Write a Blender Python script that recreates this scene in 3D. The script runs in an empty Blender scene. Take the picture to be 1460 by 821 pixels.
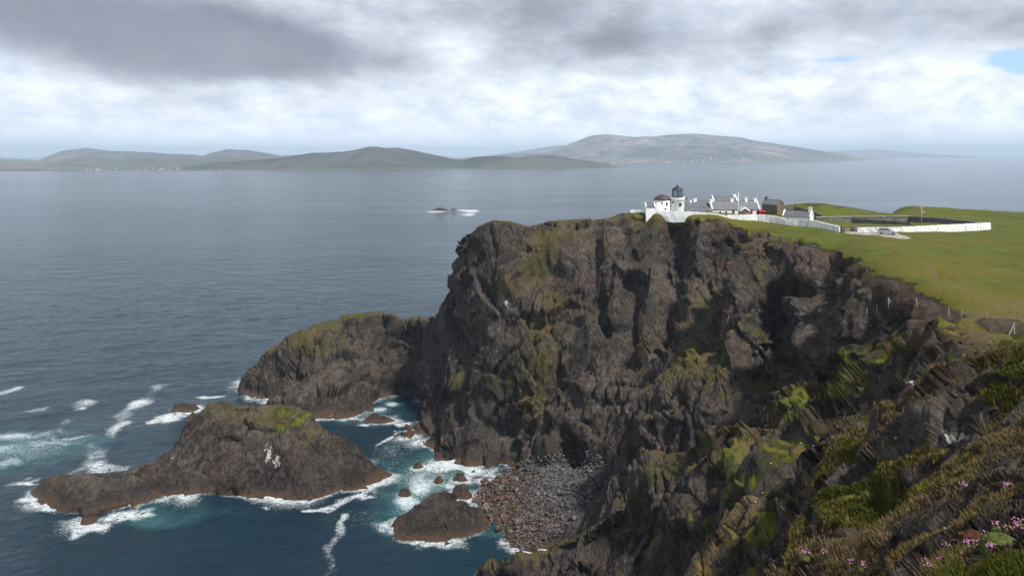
import bpy, bmesh, math, random
import numpy as np
from mathutils import Vector, Matrix
R = math.radians
random.seed(7); rng = np.random.default_rng(11)
sc = bpy.context.scene
COL = sc.collection
H = 100.0; F = 1000.0; U0 = 730.0; V0 = 219.5

# ------------------------------------------------------------------ survey
def W(u, v, Y):                     # a surveyed point: bearing, drop and distance north -> metres
    return ((u-U0)/F*Y, Y, H-(v-V0)/F*Y)
def WZ(u, v, z=0.0):
    return W(u, v, (H-z)*F/(v-V0))

# ------------------------------------------------------------------ object helpers
def tag(o, label=None, cat=None, group=None, kind=None):
    if label: o['label'] = label
    if cat: o['category'] = cat
    if group: o['group'] = group
    if kind: o['kind'] = kind
    return o
def empty(name, loc, rz=0):
    o = bpy.data.objects.new(name, None); COL.objects.link(o)
    o.location = loc; o.rotation_euler = (0, 0, rz); o.empty_display_size = .5
    return o
def link(name, me, mat=None, parent=None):
    if mat is not None: me.materials.append(mat)
    o = bpy.data.objects.new(name, me); COL.objects.link(o)
    if parent: o.parent = parent
    return o
def np_mesh(name, verts, faces, mat=None, parent=None, smooth=True, attrs=None):
    me = bpy.data.meshes.new(name)
    verts = np.asarray(verts, np.float32); faces = np.asarray(faces, np.int32)
    k = faces.shape[1]
    me.vertices.add(len(verts)); me.vertices.foreach_set('co', verts.ravel())
    me.loops.add(faces.size); me.loops.foreach_set('vertex_index', faces.ravel())
    me.polygons.add(len(faces)); me.polygons.foreach_set('loop_start', np.arange(len(faces), dtype=np.int32)*k)
    me.polygons.foreach_set('use_smooth', np.full(len(faces), smooth, dtype=bool))
    me.update(calc_edges=True)
    for n, a in (attrs or {}).items():
        at = me.attributes.new(n, 'FLOAT', 'POINT'); at.data.foreach_set('value', np.asarray(a, np.float32))
    return link(name, me, mat, parent)
def copy_tree(o, parent=None):
    c = o.copy(); COL.objects.link(c); c.parent = parent
    for ch in list(o.children): copy_tree(ch, c)
    return c

class MB:
    def __init__(s): s.bm = bmesh.new()
    def box(s, c, d, rz=0, rx=0, ry=0, bev=0):
        m = Matrix.Translation(c) @ Matrix.Rotation(rz, 4, 'Z') @ Matrix.Rotation(ry, 4, 'Y') @ Matrix.Rotation(rx, 4, 'X') @ Matrix.Diagonal((d[0], d[1], d[2], 1))
        r = bmesh.ops.create_cube(s.bm, size=1, matrix=m)
        if bev:
            es = list({e for v in r['verts'] for e in v.link_edges})
            bmesh.ops.bevel(s.bm, geom=es, offset=bev, segments=1, affect='EDGES')
        return s
    def lathe(s, prof, n=32, c=(0, 0, 0), cap=True):
        rings = []
        for (r, z) in prof:
            if r < 1e-5: rings.append([s.bm.verts.new((c[0], c[1], c[2]+z))])
            else: rings.append([s.bm.verts.new((c[0]+r*math.cos(2*math.pi*i/n), c[1]+r*math.sin(2*math.pi*i/n), c[2]+z)) for i in range(n)])
        for a, b in zip(rings[:-1], rings[1:]):
            for i in range(n):
                j = (i+1) % n
                if len(a) == 1 and len(b) == 1: continue
                if len(a) == 1: s.bm.faces.new((a[0], b[j], b[i])) 
                elif len(b) == 1: s.bm.faces.new((a[i], a[j], b[0]))
                else: s.bm.faces.new((a[i], a[j], b[j], b[i]))
        if cap:
            if len(rings[0]) > 1: s.bm.faces.new(rings[0][::-1])
            if len(rings[-1]) > 1: s.bm.faces.new(rings[-1])
        return s
    def bar(s, p, q, r=.05, n=6):
        p = Vector(p); q = Vector(q); d = q-p
        m = Matrix.Translation((p+q)/2) @ d.to_track_quat('Z', 'Y').to_matrix().to_4x4()
        bmesh.ops.create_cone(s.bm, cap_ends=True, segments=n, radius1=r, radius2=r, depth=d.length, matrix=m); return s
    def prism(s, pts, a, b, axis=1):      # polygon pts in the plane, extruded from a to b on axis (0:x, 1:y, 2:z)
        def mk(p, t):
            if axis == 0: return (t, p[0], p[1])
            if axis == 1: return (p[0], t, p[1])
            return (p[0], p[1], t)
        A = [s.bm.verts.new(mk(p, a)) for p in pts]; B = [s.bm.verts.new(mk(p, b)) for p in pts]
        s.bm.faces.new(A); s.bm.faces.new(B[::-1])
        for i in range(len(pts)):
            j = (i+1) % len(pts); s.bm.faces.new((A[i], B[i], B[j], A[j]))
        return s
    def build(s, name, mat, parent=None, smooth=False, loc=None):
        bmesh.ops.recalc_face_normals(s.bm, faces=s.bm.faces)
        me = bpy.data.meshes.new(name); s.bm.to_mesh(me); s.bm.free()
        if smooth: me.polygons.foreach_set('use_smooth', [True]*len(me.polygons))
        o = link(name, me, mat, parent)
        if loc: o.location = loc
        return o

# ------------------------------------------------------------------ numpy noise
_perm = rng.permutation(256).astype(np.int32); _perm = np.concatenate([_perm]*3)
_grad = rng.normal(size=(256, 3)).astype(np.float32); _grad /= np.linalg.norm(_grad, axis=1)[:, None]
_rnd = rng.random((256, 3)).astype(np.float32)
def perlin(p, seed=0):
    p = p.astype(np.float32) + np.float32(seed*17.31)
    i = np.floor(p).astype(np.int32); f = p-i; i &= 255
    w = f*f*f*(f*(f*6-15)+10)
    X = (i[:, 0], (i[:, 0]+1) & 255); Y = (i[:, 1], (i[:, 1]+1) & 255); Z = (i[:, 2], (i[:, 2]+1) & 255)
    out = np.zeros(len(p), np.float32)
    for a in (0, 1):
        pa = _perm[X[a]]; wa = w[:, 0] if a else 1-w[:, 0]
        for b in (0, 1):
            pb = _perm[pa+Y[b]]; wb = wa*(w[:, 1] if b else 1-w[:, 1])
            for c in (0, 1):
                g = _grad[_perm[pb+Z[c]]]; wc = wb*(w[:, 2] if c else 1-w[:, 2])
                out += wc*(g[:, 0]*(f[:, 0]-a)+g[:, 1]*(f[:, 1]-b)+g[:, 2]*(f[:, 2]-c))
    return out*1.5
def fbm(p, octs=4, seed=0, gain=.5):
    s = 0; a = 1
    for k in range(octs): s = s+a*perlin(p*2.03**k, seed+k); a *= gain
    return s
def worley(p, seed=0):               # F1, F2-F1 and a random number per cell
    p = p.astype(np.float32)+np.float32(seed*7.7)
    i = np.floor(p).astype(np.int32); f = p-i
    d1 = np.full(len(p), 9, np.float32); d2 = d1.copy(); cid = np.zeros(len(p), np.float32); tl = np.zeros(len(p), np.float32)
    for a in (-1, 0, 1):
        pa = _perm[(i[:, 0]+a) & 255]
        for b in (-1, 0, 1):
            pb = _perm[pa+((i[:, 1]+b) & 255)]
            for c in (-1, 0, 1):
                h = _perm[pb+((i[:, 2]+c) & 255)]
                o = _rnd[h]
                d = (a+o[:, 0]-f[:, 0])**2+(b+o[:, 1]-f[:, 1])**2+(c+o[:, 2]-f[:, 2])**2
                m = d < d1
                gg = _grad[(h+37) & 255]
                tl = np.where(m, gg[:, 0]*(f[:, 0]-a-o[:, 0])+gg[:, 1]*(f[:, 1]-b-o[:, 1])+gg[:, 2]*(f[:, 2]-c-o[:, 2]), tl)
                d2 = np.where(m, d1, np.minimum(d2, d)); cid = np.where(m, _rnd[(h+91) & 255, 0], cid); d1 = np.where(m, d, d1)
    d1 = np.sqrt(d1); d2 = np.sqrt(d2)
    return tl, d2-d1, cid          # tilt of the facet, distance to the joint, cell number
def sstep(a, b, x):
    t = np.clip((x-a)/(b-a), 0, 1); return t*t*(3-2*t)
def grid_normals(P):
    du = np.zeros_like(P); dv = np.zeros_like(P)
    du[1:-1] = P[2:]-P[:-2]; du[0] = P[1]-P[0]; du[-1] = P[-1]-P[-2]
    dv[:, 1:-1] = P[:, 2:]-P[:, :-2]; dv[:, 0] = P[:, 1]-P[:, 0]; dv[:, -1] = P[:, -1]-P[:, -2]
    n = np.cross(du, dv); n /= np.maximum(np.linalg.norm(n, axis=2), 1e-9)[..., None]
    return n
class RBF:                           # phi = r with a plane
    def __init__(s, pts, smooth=0.0):
        P = np.array(pts, np.float64); n = len(P)
        s.c = P[:, :2]; A = np.linalg.norm(s.c[:, None]-s.c[None], axis=2)
        A -= smooth*np.eye(n)
        Q = np.c_[np.ones(n), s.c]
        M = np.block([[A, Q], [Q.T, np.zeros((3, 3))]])
        s.w = np.linalg.solve(M, np.r_[P[:, 2], 0, 0, 0])
    def __call__(s, x, y):
        x = np.asarray(x, np.float32); y = np.asarray(y, np.float32); sh = x.shape; x = x.ravel(); y = y.ravel()
        out = np.empty(len(x), np.float32); n = len(s.c); w = s.w[:n].astype(np.float32); c = s.c.astype(np.float32)
        for k in range(0, len(x), 20000):
            xx = x[k:k+20000, None]; yy = y[k:k+20000, None]
            out[k:k+20000] = np.sqrt((xx-c[:, 0])**2+(yy-c[:, 1])**2) @ w
        return (out+s.w[n]+s.w[n+1]*x+s.w[n+2]*y).reshape(sh)
def densify(pts, step):
    out = []
    for a, b in zip(pts[:-1], pts[1:]):
        a = np.array(a); b = np.array(b); n = max(1, int(round(np.linalg.norm(b-a)/step)))
        for k in range(n): out.append(tuple(a+(b-a)*k/n))
    out.append(tuple(pts[-1])); return out
def thin(pts, d):                   # drop points closer than d (relative to distance) to an earlier one
    out = []
    for p in pts:
        dd = d*max(.12, min(1, math.hypot(p[0], p[1])/180))
        if all((p[0]-q[0])**2+(p[1]-q[1])**2 > dd*dd for q in out): out.append(p)
    return out

# ------------------------------------------------------------------ shader helpers
class NT:
    def __init__(s, name, world=False):
        if world:
            s.m = bpy.data.worlds.new(name)
        else:
            s.m = bpy.data.materials.new(name)
        s.m.use_nodes = True; s.t = s.m.node_tree; s.t.nodes.clear()
    def n(s, typ, **kw):
        nd = s.t.nodes.new(typ)
        for k, v in kw.items():
            if k.startswith('i_'): s.inp(nd, k[2:], v)
            else: setattr(nd, k, v)
        return nd
    def inp(s, nd, key, v):
        key = int(key) if key.isdigit() else key.replace('_', ' ')
        so = nd.inputs[key]
        if isinstance(v, bpy.types.NodeSocket): s.t.links.new(v, so)
        elif isinstance(v, bpy.types.Node): s.t.links.new(v.outputs[0], so)
        else: so.default_value = v
    def math(s, op, a, b=None, c=None, clamp=False):
        nd = s.t.nodes.new('ShaderNodeMath'); nd.operation = op; nd.use_clamp = clamp
        for i, v in enumerate((a, b, c)):
            if v is not None: s.inp(nd, str(i), v)
        return nd.outputs[0]
    def vmath(s, op, a, b=None):
        nd = s.t.nodes.new('ShaderNodeVectorMath'); nd.operation = op
        s.inp(nd, '0', a)
        if b is not None: s.inp(nd, '1', b)
        return nd.outputs[0]
    def noise(s, vec, scale, detail=4, rough=.55, dist=0, dims='3D'):
        nd = s.n('ShaderNodeTexNoise', noise_dimensions=dims, i_Vector=vec, i_Scale=scale, i_Detail=detail, i_Roughness=rough, i_Distortion=dist); return nd.outputs[0]
    def mapr(s, v, a, b, c=0., d=1., smooth=False):
        nd = s.n('ShaderNodeMapRange', i_0=v, i_1=a, i_2=b, i_3=c, i_4=d)
        if smooth: nd.interpolation_type = 'SMOOTHSTEP'
        return nd.outputs[0]
    def mix(s, f, a, b):
        nd = s.t.nodes.new('ShaderNodeMix'); nd.data_type = 'RGBA'
        s.inp(nd, '0', f)
        for i, v in ((6, a), (7, b)):
            if isinstance(v, tuple) and len(v) == 3: v = (*v, 1)
            s.inp(nd, str(i), v)
        return nd.outputs[2]
    def attr(s, name): return s.n('ShaderNodeAttribute', attribute_name=name).outputs['Fac']
    def scalevec(s, vec, sc_, rot=(0, 0, 0)):
        return s.n('ShaderNodeMapping', i_Vector=vec, i_Scale=sc_, i_Rotation=rot).outputs[0]
    def out(s, surf, vol=None):
        o = s.n('ShaderNodeOutputMaterial')
        if surf is not None: s.inp(o, 'Surface', surf)
        if vol is not None: s.inp(o, 'Volume', vol)
        return s.m
    def bump(s, h, dist, strength=1, normal=None):
        b = s.n('ShaderNodeBump', i_Height=h, i_Distance=dist, i_Strength=strength)
        if normal is not None: s.inp(b, 'Normal', normal)
        return b.outputs[0]
    def bsdf(s, col, rough=.8, normal=None, spec=.3, **kw):
        b = s.n('ShaderNodeBsdfPrincipled'); s.inp(b, 'Base Color', (*col, 1) if isinstance(col, tuple) and len(col) == 3 else col)
        s.inp(b, 'Roughness', rough); s.inp(b, 'Specular IOR Level', spec)
        if normal is not None: s.inp(b, 'Normal', normal)
        for k, v in kw.items(): s.inp(b, k, v)
        return b.outputs[0]
def pos(t): return t.n('ShaderNodeNewGeometry').outputs['Position']
def objco(t): return t.n('ShaderNodeTexCoord').outputs['Object']
HAZE = 6.5e-5; EXPO = 0.48
# ================================================================== MATERIALS
def land_material(name, veg=True, boulder=False):
    t = NT(name); p = pos(t) if not boulder else None
    if boulder:
        oi = t.n('ShaderNodeObjectInfo'); p = t.vmath('ADD', objco(t), t.vmath('SCALE', oi.outputs['Location'])); p.node.inputs[1].links[0].from_node.inputs['Scale'].default_value = 1.7
    big = t.noise(p, .045, 5, .6); mid = t.noise(p, .35, 5, .65, .6)
    sp = t.scalevec(p, (1.0, .8, .58), (R(22), R(48), R(15)))
    strat = t.noise(sp, .9, 7, .7, .7); fine = t.noise(p, 3.2, 6, .7); fine2 = t.noise(sp, 5.5, 4, .7)
    c = t.mix(t.mapr(big, .38, .62), (.024, .020, .0185), (.074, .060, .050))
    c = t.mix(t.mapr(strat, .42, .66, 0, .8), c, (.145, .120, .102))
    c = t.mix(t.mapr(t.noise(p, .028, 6, .65, .8), .50, .60, 0, .55), c, (.022, .021, .022))
    c = t.mix(t.mapr(mid, .47, .64, 0, .85), c, (.018, .016, .0155))
    c = t.mix(t.mapr(t.noise(p, .12, 4, .6, 2), .52, .66, 0, .55), c, (.062, .038, .024))
    lich = t.math('MULTIPLY', t.mapr(t.noise(p, 2.3, 8, .85), .54, .64), t.mapr(big, .42, .6))
    c = t.mix(t.math('MULTIPLY', lich, .75), c, (.25, .235, .215))
    c = t.mix(t.mapr(t.noise(p, 1.1, 3, .6), .70, .735, 0, .5), c, (.42, .39, .36))  # pale flecks put the contrast of sunlit facets into the rock colour
    if veg:
        br = t.math('ADD', t.math('SUBTRACT', t.noise(p, .55, 8, .78, .4), .5), t.math('MULTIPLY', t.math('SUBTRACT', t.noise(p, 2.4, 6, .8), .5), .45))
        # tidal band of weed and barnacles
        z = t.n('ShaderNodeSeparateXYZ', i_0=pos(t)).outputs[2]
        zz = t.math('ADD', z, t.math('MULTIPLY', t.noise(p, .18, 5, .6), -3.2))
        kelp = t.mapr(zz, .5, -.9)
        kc = t.mix(t.mapr(fine, .4, .65), (.040, .024, .014), (.115, .068, .038))
        kc = t.mix(t.mapr(zz, .3, .55, 0, 1), kc, (.13, .10, .078))
        c = t.mix(kelp, c, kc)
        bl = t.mapr(zz, 3.2, .6, 0, .55); c = t.mix(t.math('MULTIPLY', bl, t.math('SUBTRACT', 1.0, kelp)), c, (.026, .023, .021))
        so = t.math('ADD', t.attr('soil'), t.math('MULTIPLY', br, 1.0)); so = t.mapr(so, .42, .58)
        c = t.mix(so, c, t.mix(t.mapr(mid, .4, .6), (.062, .042, .030), (.105, .075, .055)))
        mo = t.mapr(t.math('ADD', t.attr('moss'), t.math('MULTIPLY', br, 2.6)), .40, .66)
        mo = t.math('MULTIPLY', mo, t.mapr(fine, .36, .52, .25, 1))
        mc = t.mix(t.mapr(t.noise(p, .22, 4, .6), .42, .6), (.100, .074, .026), (.070, .072, .020))
        mc = t.mix(t.mapr(t.noise(p, 2.2, 4, .7), .5, .65), mc, (.13, .105, .055))
        c = t.mix(mo, c, mc)
        gr = t.mapr(t.math('ADD', t.attr('grass'), t.math('MULTIPLY', br, 1.3)), .42, .60)
        dry = t.mapr(t.math('ADD', t.noise(t.scalevec(p, (.5, 1, 1)), .055, 6, .62, 1.0), t.math('MULTIPLY', t.attr('dry'), .3)), .50, .74)
        gc = t.mix(t.mapr(t.noise(p, .4, 6, .7), .38, .64), (.062, .078, .013), (.102, .112, .020))
        gc = t.mix(t.mapr(t.noise(t.scalevec(p, (1, .35, 1), (0, 0, .5)), .11, 5, .65), .45, .66, 0, .7), gc, (.058, .062, .010))
        gc = t.mix(dry, gc, (.106, .090, .017))
        rust = t.mapr(t.noise(p, .8, 5, .7), .56, .66, 0, .7)
        gc = t.mix(t.mapr(t.attr('dry'), .45, .95), gc, t.mix(t.mapr(fine, .4, .62), (.070, .046, .028), (.17, .125, .080)))
        gc = t.mix(t.math('MULTIPLY', rust, t.mapr(t.attr('dry'), .3, .7)), gc, (.095, .038, .024))
        gc = t.mix(t.mapr(t.noise(p, 2.6, 5, .75), .52, .68, 0, .5), gc, (.035, .052, .012))
        gc = t.mix(t.mapr(t.noise(p, .9, 6, .8), .64, .70, 0, .4), gc, (.22, .18, .10))
        c = t.mix(gr, c, gc)
        so2 = so
        gu = t.mapr(t.math('ADD', t.attr('guano'), t.math('MULTIPLY', t.math('SUBTRACT', t.noise(sp, 1.4, 6, .75), .5), 2.6)), .62, .74)
        c = t.mix(gu, c, (.52, .50, .47))
        wet = t.mapr(z, 2.5, .2)
        rough = t.math('SUBTRACT', t.mapr(fine2, .3, .7, .62, .9), t.math('MULTIPLY', wet, .35))
        soft = t.math('SUBTRACT', 1.0, t.math('MULTIPLY', gr, .6))
    else:
        oi = t.n('ShaderNodeObjectInfo').outputs['Random']
        c = t.mix(t.mapr(oi, 0, 1, 0, .75), c, (.135, .098, .078)); c = t.mix(t.mapr(oi, .6, .9, 0, .6), c, (.16, .16, .155)); rough = .75; soft = 1.0
    h = t.math('ADD', t.math('MULTIPLY', strat, .9), t.math('MULTIPLY', fine, .30)); h = t.math('ADD', h, t.math('MULTIPLY', fine2, .22))
    vor = t.n('ShaderNodeTexVoronoi', feature='DISTANCE_TO_EDGE', i_Vector=t.vmath('ADD', sp, t.vmath('SCALE', t.n('ShaderNodeTexNoise', i_Vector=p, i_Scale=.8).outputs[1])), i_Scale=.55).outputs[0]
    h = t.math('ADD', h, t.math('MULTIPLY', t.math('MINIMUM', vor, .12), 1.6))
    h = t.math('MULTIPLY', h, soft)
    nb = t.bump(h, 1.0 if not boulder else .3, .9)
    nb = t.bump(t.noise(p, 11, 4, .7), .08, .8, nb)
    sp_ = .12 if boulder else t.math('ADD', .05, t.math('MULTIPLY', wet, .25))
    return t.out(t.bsdf(c, rough, nb, sp_))
M = {}
M['land'] = land_material('rock and turf')
M['boulder'] = land_material('beach stone', False, True)

def sea_material():
    t = NT('sea water'); p = pos(t)
    foam = t.attr('foam'); teal = t.attr('teal')
    warp = t.vmath('ADD', p, t.vmath('SCALE', t.vmath('SUBTRACT', t.n('ShaderNodeTexNoise', i_Vector=p, i_Scale=.12, i_Detail=4).outputs[1], (.5, .5, .5))))
    warp.node.inputs[1].links[0].from_node.inputs['Scale'].default_value = 9
    net = t.noise(warp, .35, 7, .72, 1.2)
    rid = t.math('ABSOLUTE', t.math('SUBTRACT', net, .5))                       # lacy lines
    lace = t.mapr(rid, .075, .0)
    fine = t.noise(p, 1.6, 6, .75)
    f = t.math('ADD', foam, t.math('MULTIPLY', t.math('SUBTRACT', fine, .5), .7))
    cov = t.mapr(f, .17, 1.0)
    lace2 = t.mapr(t.math('ABSOLUTE', t.math('SUBTRACT', t.noise(warp, .95, 6, .7, 1.0), .5)), .06, .0)
    f = t.math('MULTIPLY', t.mapr(cov, 0, .35), t.math('MAXIMUM', t.math('MAXIMUM', lace, lace2), t.mapr(cov, .50, .95)))
    # scattered small whitecaps on open water
    capn = t.noise(t.scalevec(p, (.35, 1, 1), (0, 0, .35)), .22, 5, .7); capb = t.noise(p, .012, 3, .6)
    cap = t.math('MULTIPLY', t.mapr(capn, .735, .775), t.mapr(capb, .50, .62)); f = t.math('MAXIMUM', f, t.math('MULTIPLY', cap, .8))
    deep = t.mix(t.mapr(t.noise(p, .010, 4, .6), .38, .62), (.0035, .016, .028), (.006, .023, .036))
    deep = t.mix(t.mapr(t.math('ADD', teal, t.math('MULTIPLY', t.math('SUBTRACT', t.noise(p, .10, 5, .65), .5), 1.0)), .25, 1.1), deep, (.035, .118, .125))
    wv = t.scalevec(p, (.55, 1, 1), (0, 0, .42))
    wv2 = t.scalevec(p, (.7, 1, 1), (0, 0, -.35))
    h = t.math('ADD', t.math('MULTIPLY', t.noise(wv, .09, 4, .6, .5), 2.4), t.math('MULTIPLY', t.noise(wv2, .40, 5, .65, .4), 1.0))
    h = t.math('ADD', h, t.math('MULTIPLY', t.noise(wv, 1.9, 4, .65), .22))
    calm = t.mapr(t.noise(t.scalevec(p, (.3, 1, 1), (0, 0, .2)), .006, 4, .6), .35, .65, .55, 1.15)
    nb = t.bump(t.math('MULTIPLY', h, calm), 1.0, .85)
    w = t.bsdf(deep, .12, nb, .5, IOR=1.29)
    fb = t.bsdf((.60, .64, .66), .8, t.bump(fine, .3, .6), .2)
    mx = t.n('ShaderNodeMixShader', i_0=f, i_1=w, i_2=fb)
    return t.out(mx.outputs[0])
M['sea'] = sea_material()

def far_material(name, green, brown, s=1.0):
    t = NT(name); p = pos(t)
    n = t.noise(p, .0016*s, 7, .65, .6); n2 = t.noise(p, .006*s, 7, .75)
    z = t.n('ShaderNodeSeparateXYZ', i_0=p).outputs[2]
    c = t.mix(t.mapr(n, .45, .55), green, brown); c = t.mix(t.mapr(t.noise(p, .0007*s, 4, .5), .50, .56, 0, .55), c, tuple(q*.45 for q in green))  # broad patches of darkened green paint cloud shadows on the slopes
    c = t.mix(t.mapr(n2, .48, .60, 0, .7), c, (.045, .05, .045))
    lowf = t.math('MULTIPLY', t.mapr(z, 75, 12), t.mapr(n2, .42, .6))
    c = t.mix(t.math('MULTIPLY', lowf, .6), c, (.12, .14, .055))
    c = t.mix(t.math('MULTIPLY', t.mapr(z, 6, 3), 1.0), c, (.14, .12, .09))
    nb = t.bump(t.noise(p, .005*s, 8, .7), 110, 1)
    return t.out(t.bsdf(c, .95, nb, .1))

def plain(name, col, rough=.7, var=.15, scale=2.0, metal=0, spec=.3, bump=0):
    t = NT(name); p = objco(t)
    n = t.noise(p, scale, 5, .65)
    lo = tuple(x*(1-var) for x in col); hi = tuple(min(1, x*(1+var)) for x in col)
    c = t.mix(t.mapr(n, .35, .65), lo, hi)
    nb = t.bump(t.noise(p, scale*6, 4, .7), bump, .7) if bump else None
    return t.out(t.bsdf(c, rough, nb, spec, Metallic=metal))
def wall_white(name, dirt=.5, thr=.5):
    t = NT(name); p = pos(t)
    n = t.noise(p, .9, 6, .75); st = t.noise(t.scalevec(p, (1, 1, .3)), 1.8, 6, .75)
    c = t.mix(t.mapr(n, .3, .7), (.72, .72, .70), (.84, .84, .82))
    c = t.mix(t.mapr(st, thr, thr+.16, 0, dirt), c, (.30, .28, .25))
    nb = t.bump(t.noise(p, 4, 3), .1, .6)
    return t.out(t.bsdf(c, .85, nb, .2))
def stone_wall(name, a=(.10, .09, .085), b=(.26, .24, .23), s=1.6):
    t = NT(name); p = pos(t)
    v = t.n('ShaderNodeTexVoronoi', i_Vector=t.scalevec(p, (1, 1, 1.7)), i_Scale=s)
    e = t.n('ShaderNodeTexVoronoi', feature='DISTANCE_TO_EDGE', i_Vector=t.scalevec(p, (1, 1, 1.7)), i_Scale=s).outputs[0]
    cellv = t.n('ShaderNodeSeparateXYZ', i_0=v.outputs['Color']).outputs[0]
    c = t.mix(cellv, a, b); c = t.mix(t.mapr(t.noise(p, .5, 5, .7), .5, .65, 0, .6), c, (.12, .11, .06))
    c = t.mix(t.mapr(e, .08, .0), c, (.05, .045, .04))
    return t.out(t.bsdf(c, .9, t.bump(t.math('MINIMUM', e, .2), .5, 1), .2))
M['white'] = wall_white('whitewash', .25, .56)
M['rubble_white'] = wall_white('limewashed rubble', .75, .48)
M['stone'] = stone_wall('drystone')
M['brownstone'] = stone_wall('brown stone', (.14, .10, .075), (.27, .21, .16))
def slate():
    t = NT('slate'); p = objco(t)
    b = t.n('ShaderNodeTexBrick', i_Vector=p, i_Color1=(.075, .082, .095, 1), i_Color2=(.105, .112, .125, 1), i_Mortar=(.05, .053, .06, 1), i_Scale=1.0)
    b.inputs['Brick Width'].default_value = .35; b.inputs['Row Height'].default_value = .22; b.inputs['Mortar Size'].default_value = .02
    c = t.mix(t.mapr(t.noise(p, .8, 5, .7), .4, .7, 0, .5), b.outputs[0], (.15, .155, .16))
    return t.out(t.bsdf(c, .55, None, .4))
M['slate'] = slate()
M['dome'] = plain('dark dome lead', (.055, .043, .045), .6, .2, 1.5)
M['black'] = plain('black paint', (.03, .032, .035), .45, .2, 3)
M['glass'] = plain('window glass', (.035, .042, .05), .1, .2, 1, 0, .6)
def lantern_glass():
    t = NT('lantern glass')
    tr = t.n('ShaderNodeBsdfTransparent', i_0=(.80, .90, .86, 1)); g = t.n('ShaderNodeBsdfGlossy', i_0=(.8, .9, .9, 1), i_Roughness=.05)
    d = t.bsdf((.25, .36, .34), .2, None, .5); m = t.n('ShaderNodeMixShader', i_0=.35, i_1=tr, i_2=d)
    return t.out(t.n('ShaderNodeMixShader', i_0=.12, i_1=m, i_2=g).outputs[0])
M['lantern_glass'] = lantern_glass()
M['red'] = plain('red paint', (.26, .020, .020), .5, .15, 3)
M['wood'] = plain('weathered wood', (.33, .30, .26), .85, .3, 6)
M['darkwood'] = plain('dark timber', (.09, .065, .05), .8, .3, 6)
M['metal'] = plain('galvanised steel', (.45, .46, .47), .4, .1, 3, .8)
M['trim'] = plain('white paint', (.8, .8, .79), .5, .04, 2)
M['silver'] = plain('silver car paint', (.42, .43, .45), .35, .03, 1, .2, .6)
M['tyre'] = plain('rubber', (.02, .02, .02), .8, .2, 4)
M['lens'] = plain('headlight', (.75, .77, .8), .15, .05, 1, 0, .8)
M['taillight'] = plain('tail light', (.35, .02, .02), .2, .05, 1, 0, .6)
M['gravel'] = plain('gravel track', (.27, .245, .22), .95, .25, .8, 0, .1, .05)
M['pinkflower'] = plain('thrift flower', (.46, .20, .36), .7, .25, 40)
M['whiteflower'] = plain('campion flower', (.75, .73, .70), .7, .1, 40)
M['stem'] = plain('stem', (.10, .11, .04), .8, .2, 20)
M['cushion'] = plain('thrift cushion', (.075, .085, .025), .9, .45, 9, 0, .1, .05)
M['heath'] = plain('rust sorrel heath', (.075, .032, .018), .9, .5, 6, 0, .1, .08)
def blade_mat():
    t = NT('grass blades'); a = t.attr('hue')
    c = t.mix(t.mapr(a, 0, .5), (.060, .078, .012), (.13, .105, .028)); c = t.mix(t.mapr(a, .5, 1), c, (.160, .116, .072))
    return t.out(t.bsdf(c, .8, None, .03))
M['blade'] = blade_mat()
M['housewhite'] = plain('far house white', (.8, .79, .76), .8, .05, .1)
M['houseroof'] = plain('far house roof', (.12, .115, .12), .8, .1, .1)
M['gullwhite'] = plain('gull white', (.8, .8, .78), .7, .05, 5)
M['gullgrey'] = plain('gull grey', (.35, .37, .4), .7, .05, 5)
# ================================================================== TERRAIN
seap = lambda *a: [WZ(u, v, 0) for u, v in a]
lines = []          # (polyline, step)
crest = [W(*p) for p in [(641,442,272),(644,400,271),(648,366,268),(660,345,264),(700,320,258),(735,321,258),(765,327,256),(790,321,255),(820,316,254),(860,312,251),(885,309,251),(902,305,252)]]
lines.append((crest, 6))
lines.append(([(x, y+9, z-2) for x, y, z in crest], 8))
lines.append(([(x-2, y+34, 20) for x, y, z in crest], 12))
lines.append(([(x-2, y+55, -6) for x, y, z in crest], 14))
# headland below the compound: edge of turf, then crag
edge = [W(*p) for p in [(902,306,250),(920,307,249),(935,310,247),(960,314,244.5),(985,313,241),(1010,314,238),(1022,314,236),(1040,320,233),(1058,325,231),(1068,343,224),(1085,346,213),(1110,343.5,203),(1135,344,194),(1160,352,184),(1183,366,172),(1205,372,160),(1212,388,146),(1240,402,134),(1265,418,123),(1290,436,111),(1328,458,99),(1370,478,91),(1400,486,87)]]
lines.append((edge, 5))
# field
fld = [(1045,316,238),(1070,317,238),(1120,321,235),(1162,324,228),(1198,331,217),(1221,332,214),(1280,332,212),(1345,330,217),(1411,326,225),(1300,345,190),(1250,345,188),(1180,345,200),(1120,335,214),(1460,345,190),(1350,365,160),(1270,375,152),(1460,390,138),(1330,400,128),(1400,420,116),(1460,440,105),(1380,455,99),(1443,471,91),(1475,478,90),(1600,450,100),(1600,400,128),(1600,345,190),(1800,400,128),(1800,330,210)]
pts = [W(*p) for p in fld]
pts += [W(965,304,250), W(935,303,256), W(1010,304,255), W(1060,305,262), W(1100,309,258), W(1130,311,250), W(1000,303,262), W(930,303,262), W(1080,304,275)]
pts += [W(1180,316,262), W(1214,317,262), W(1296,317,262), W(1250,320,240), W(1340,318,245), W(1215,321,238)]
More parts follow.
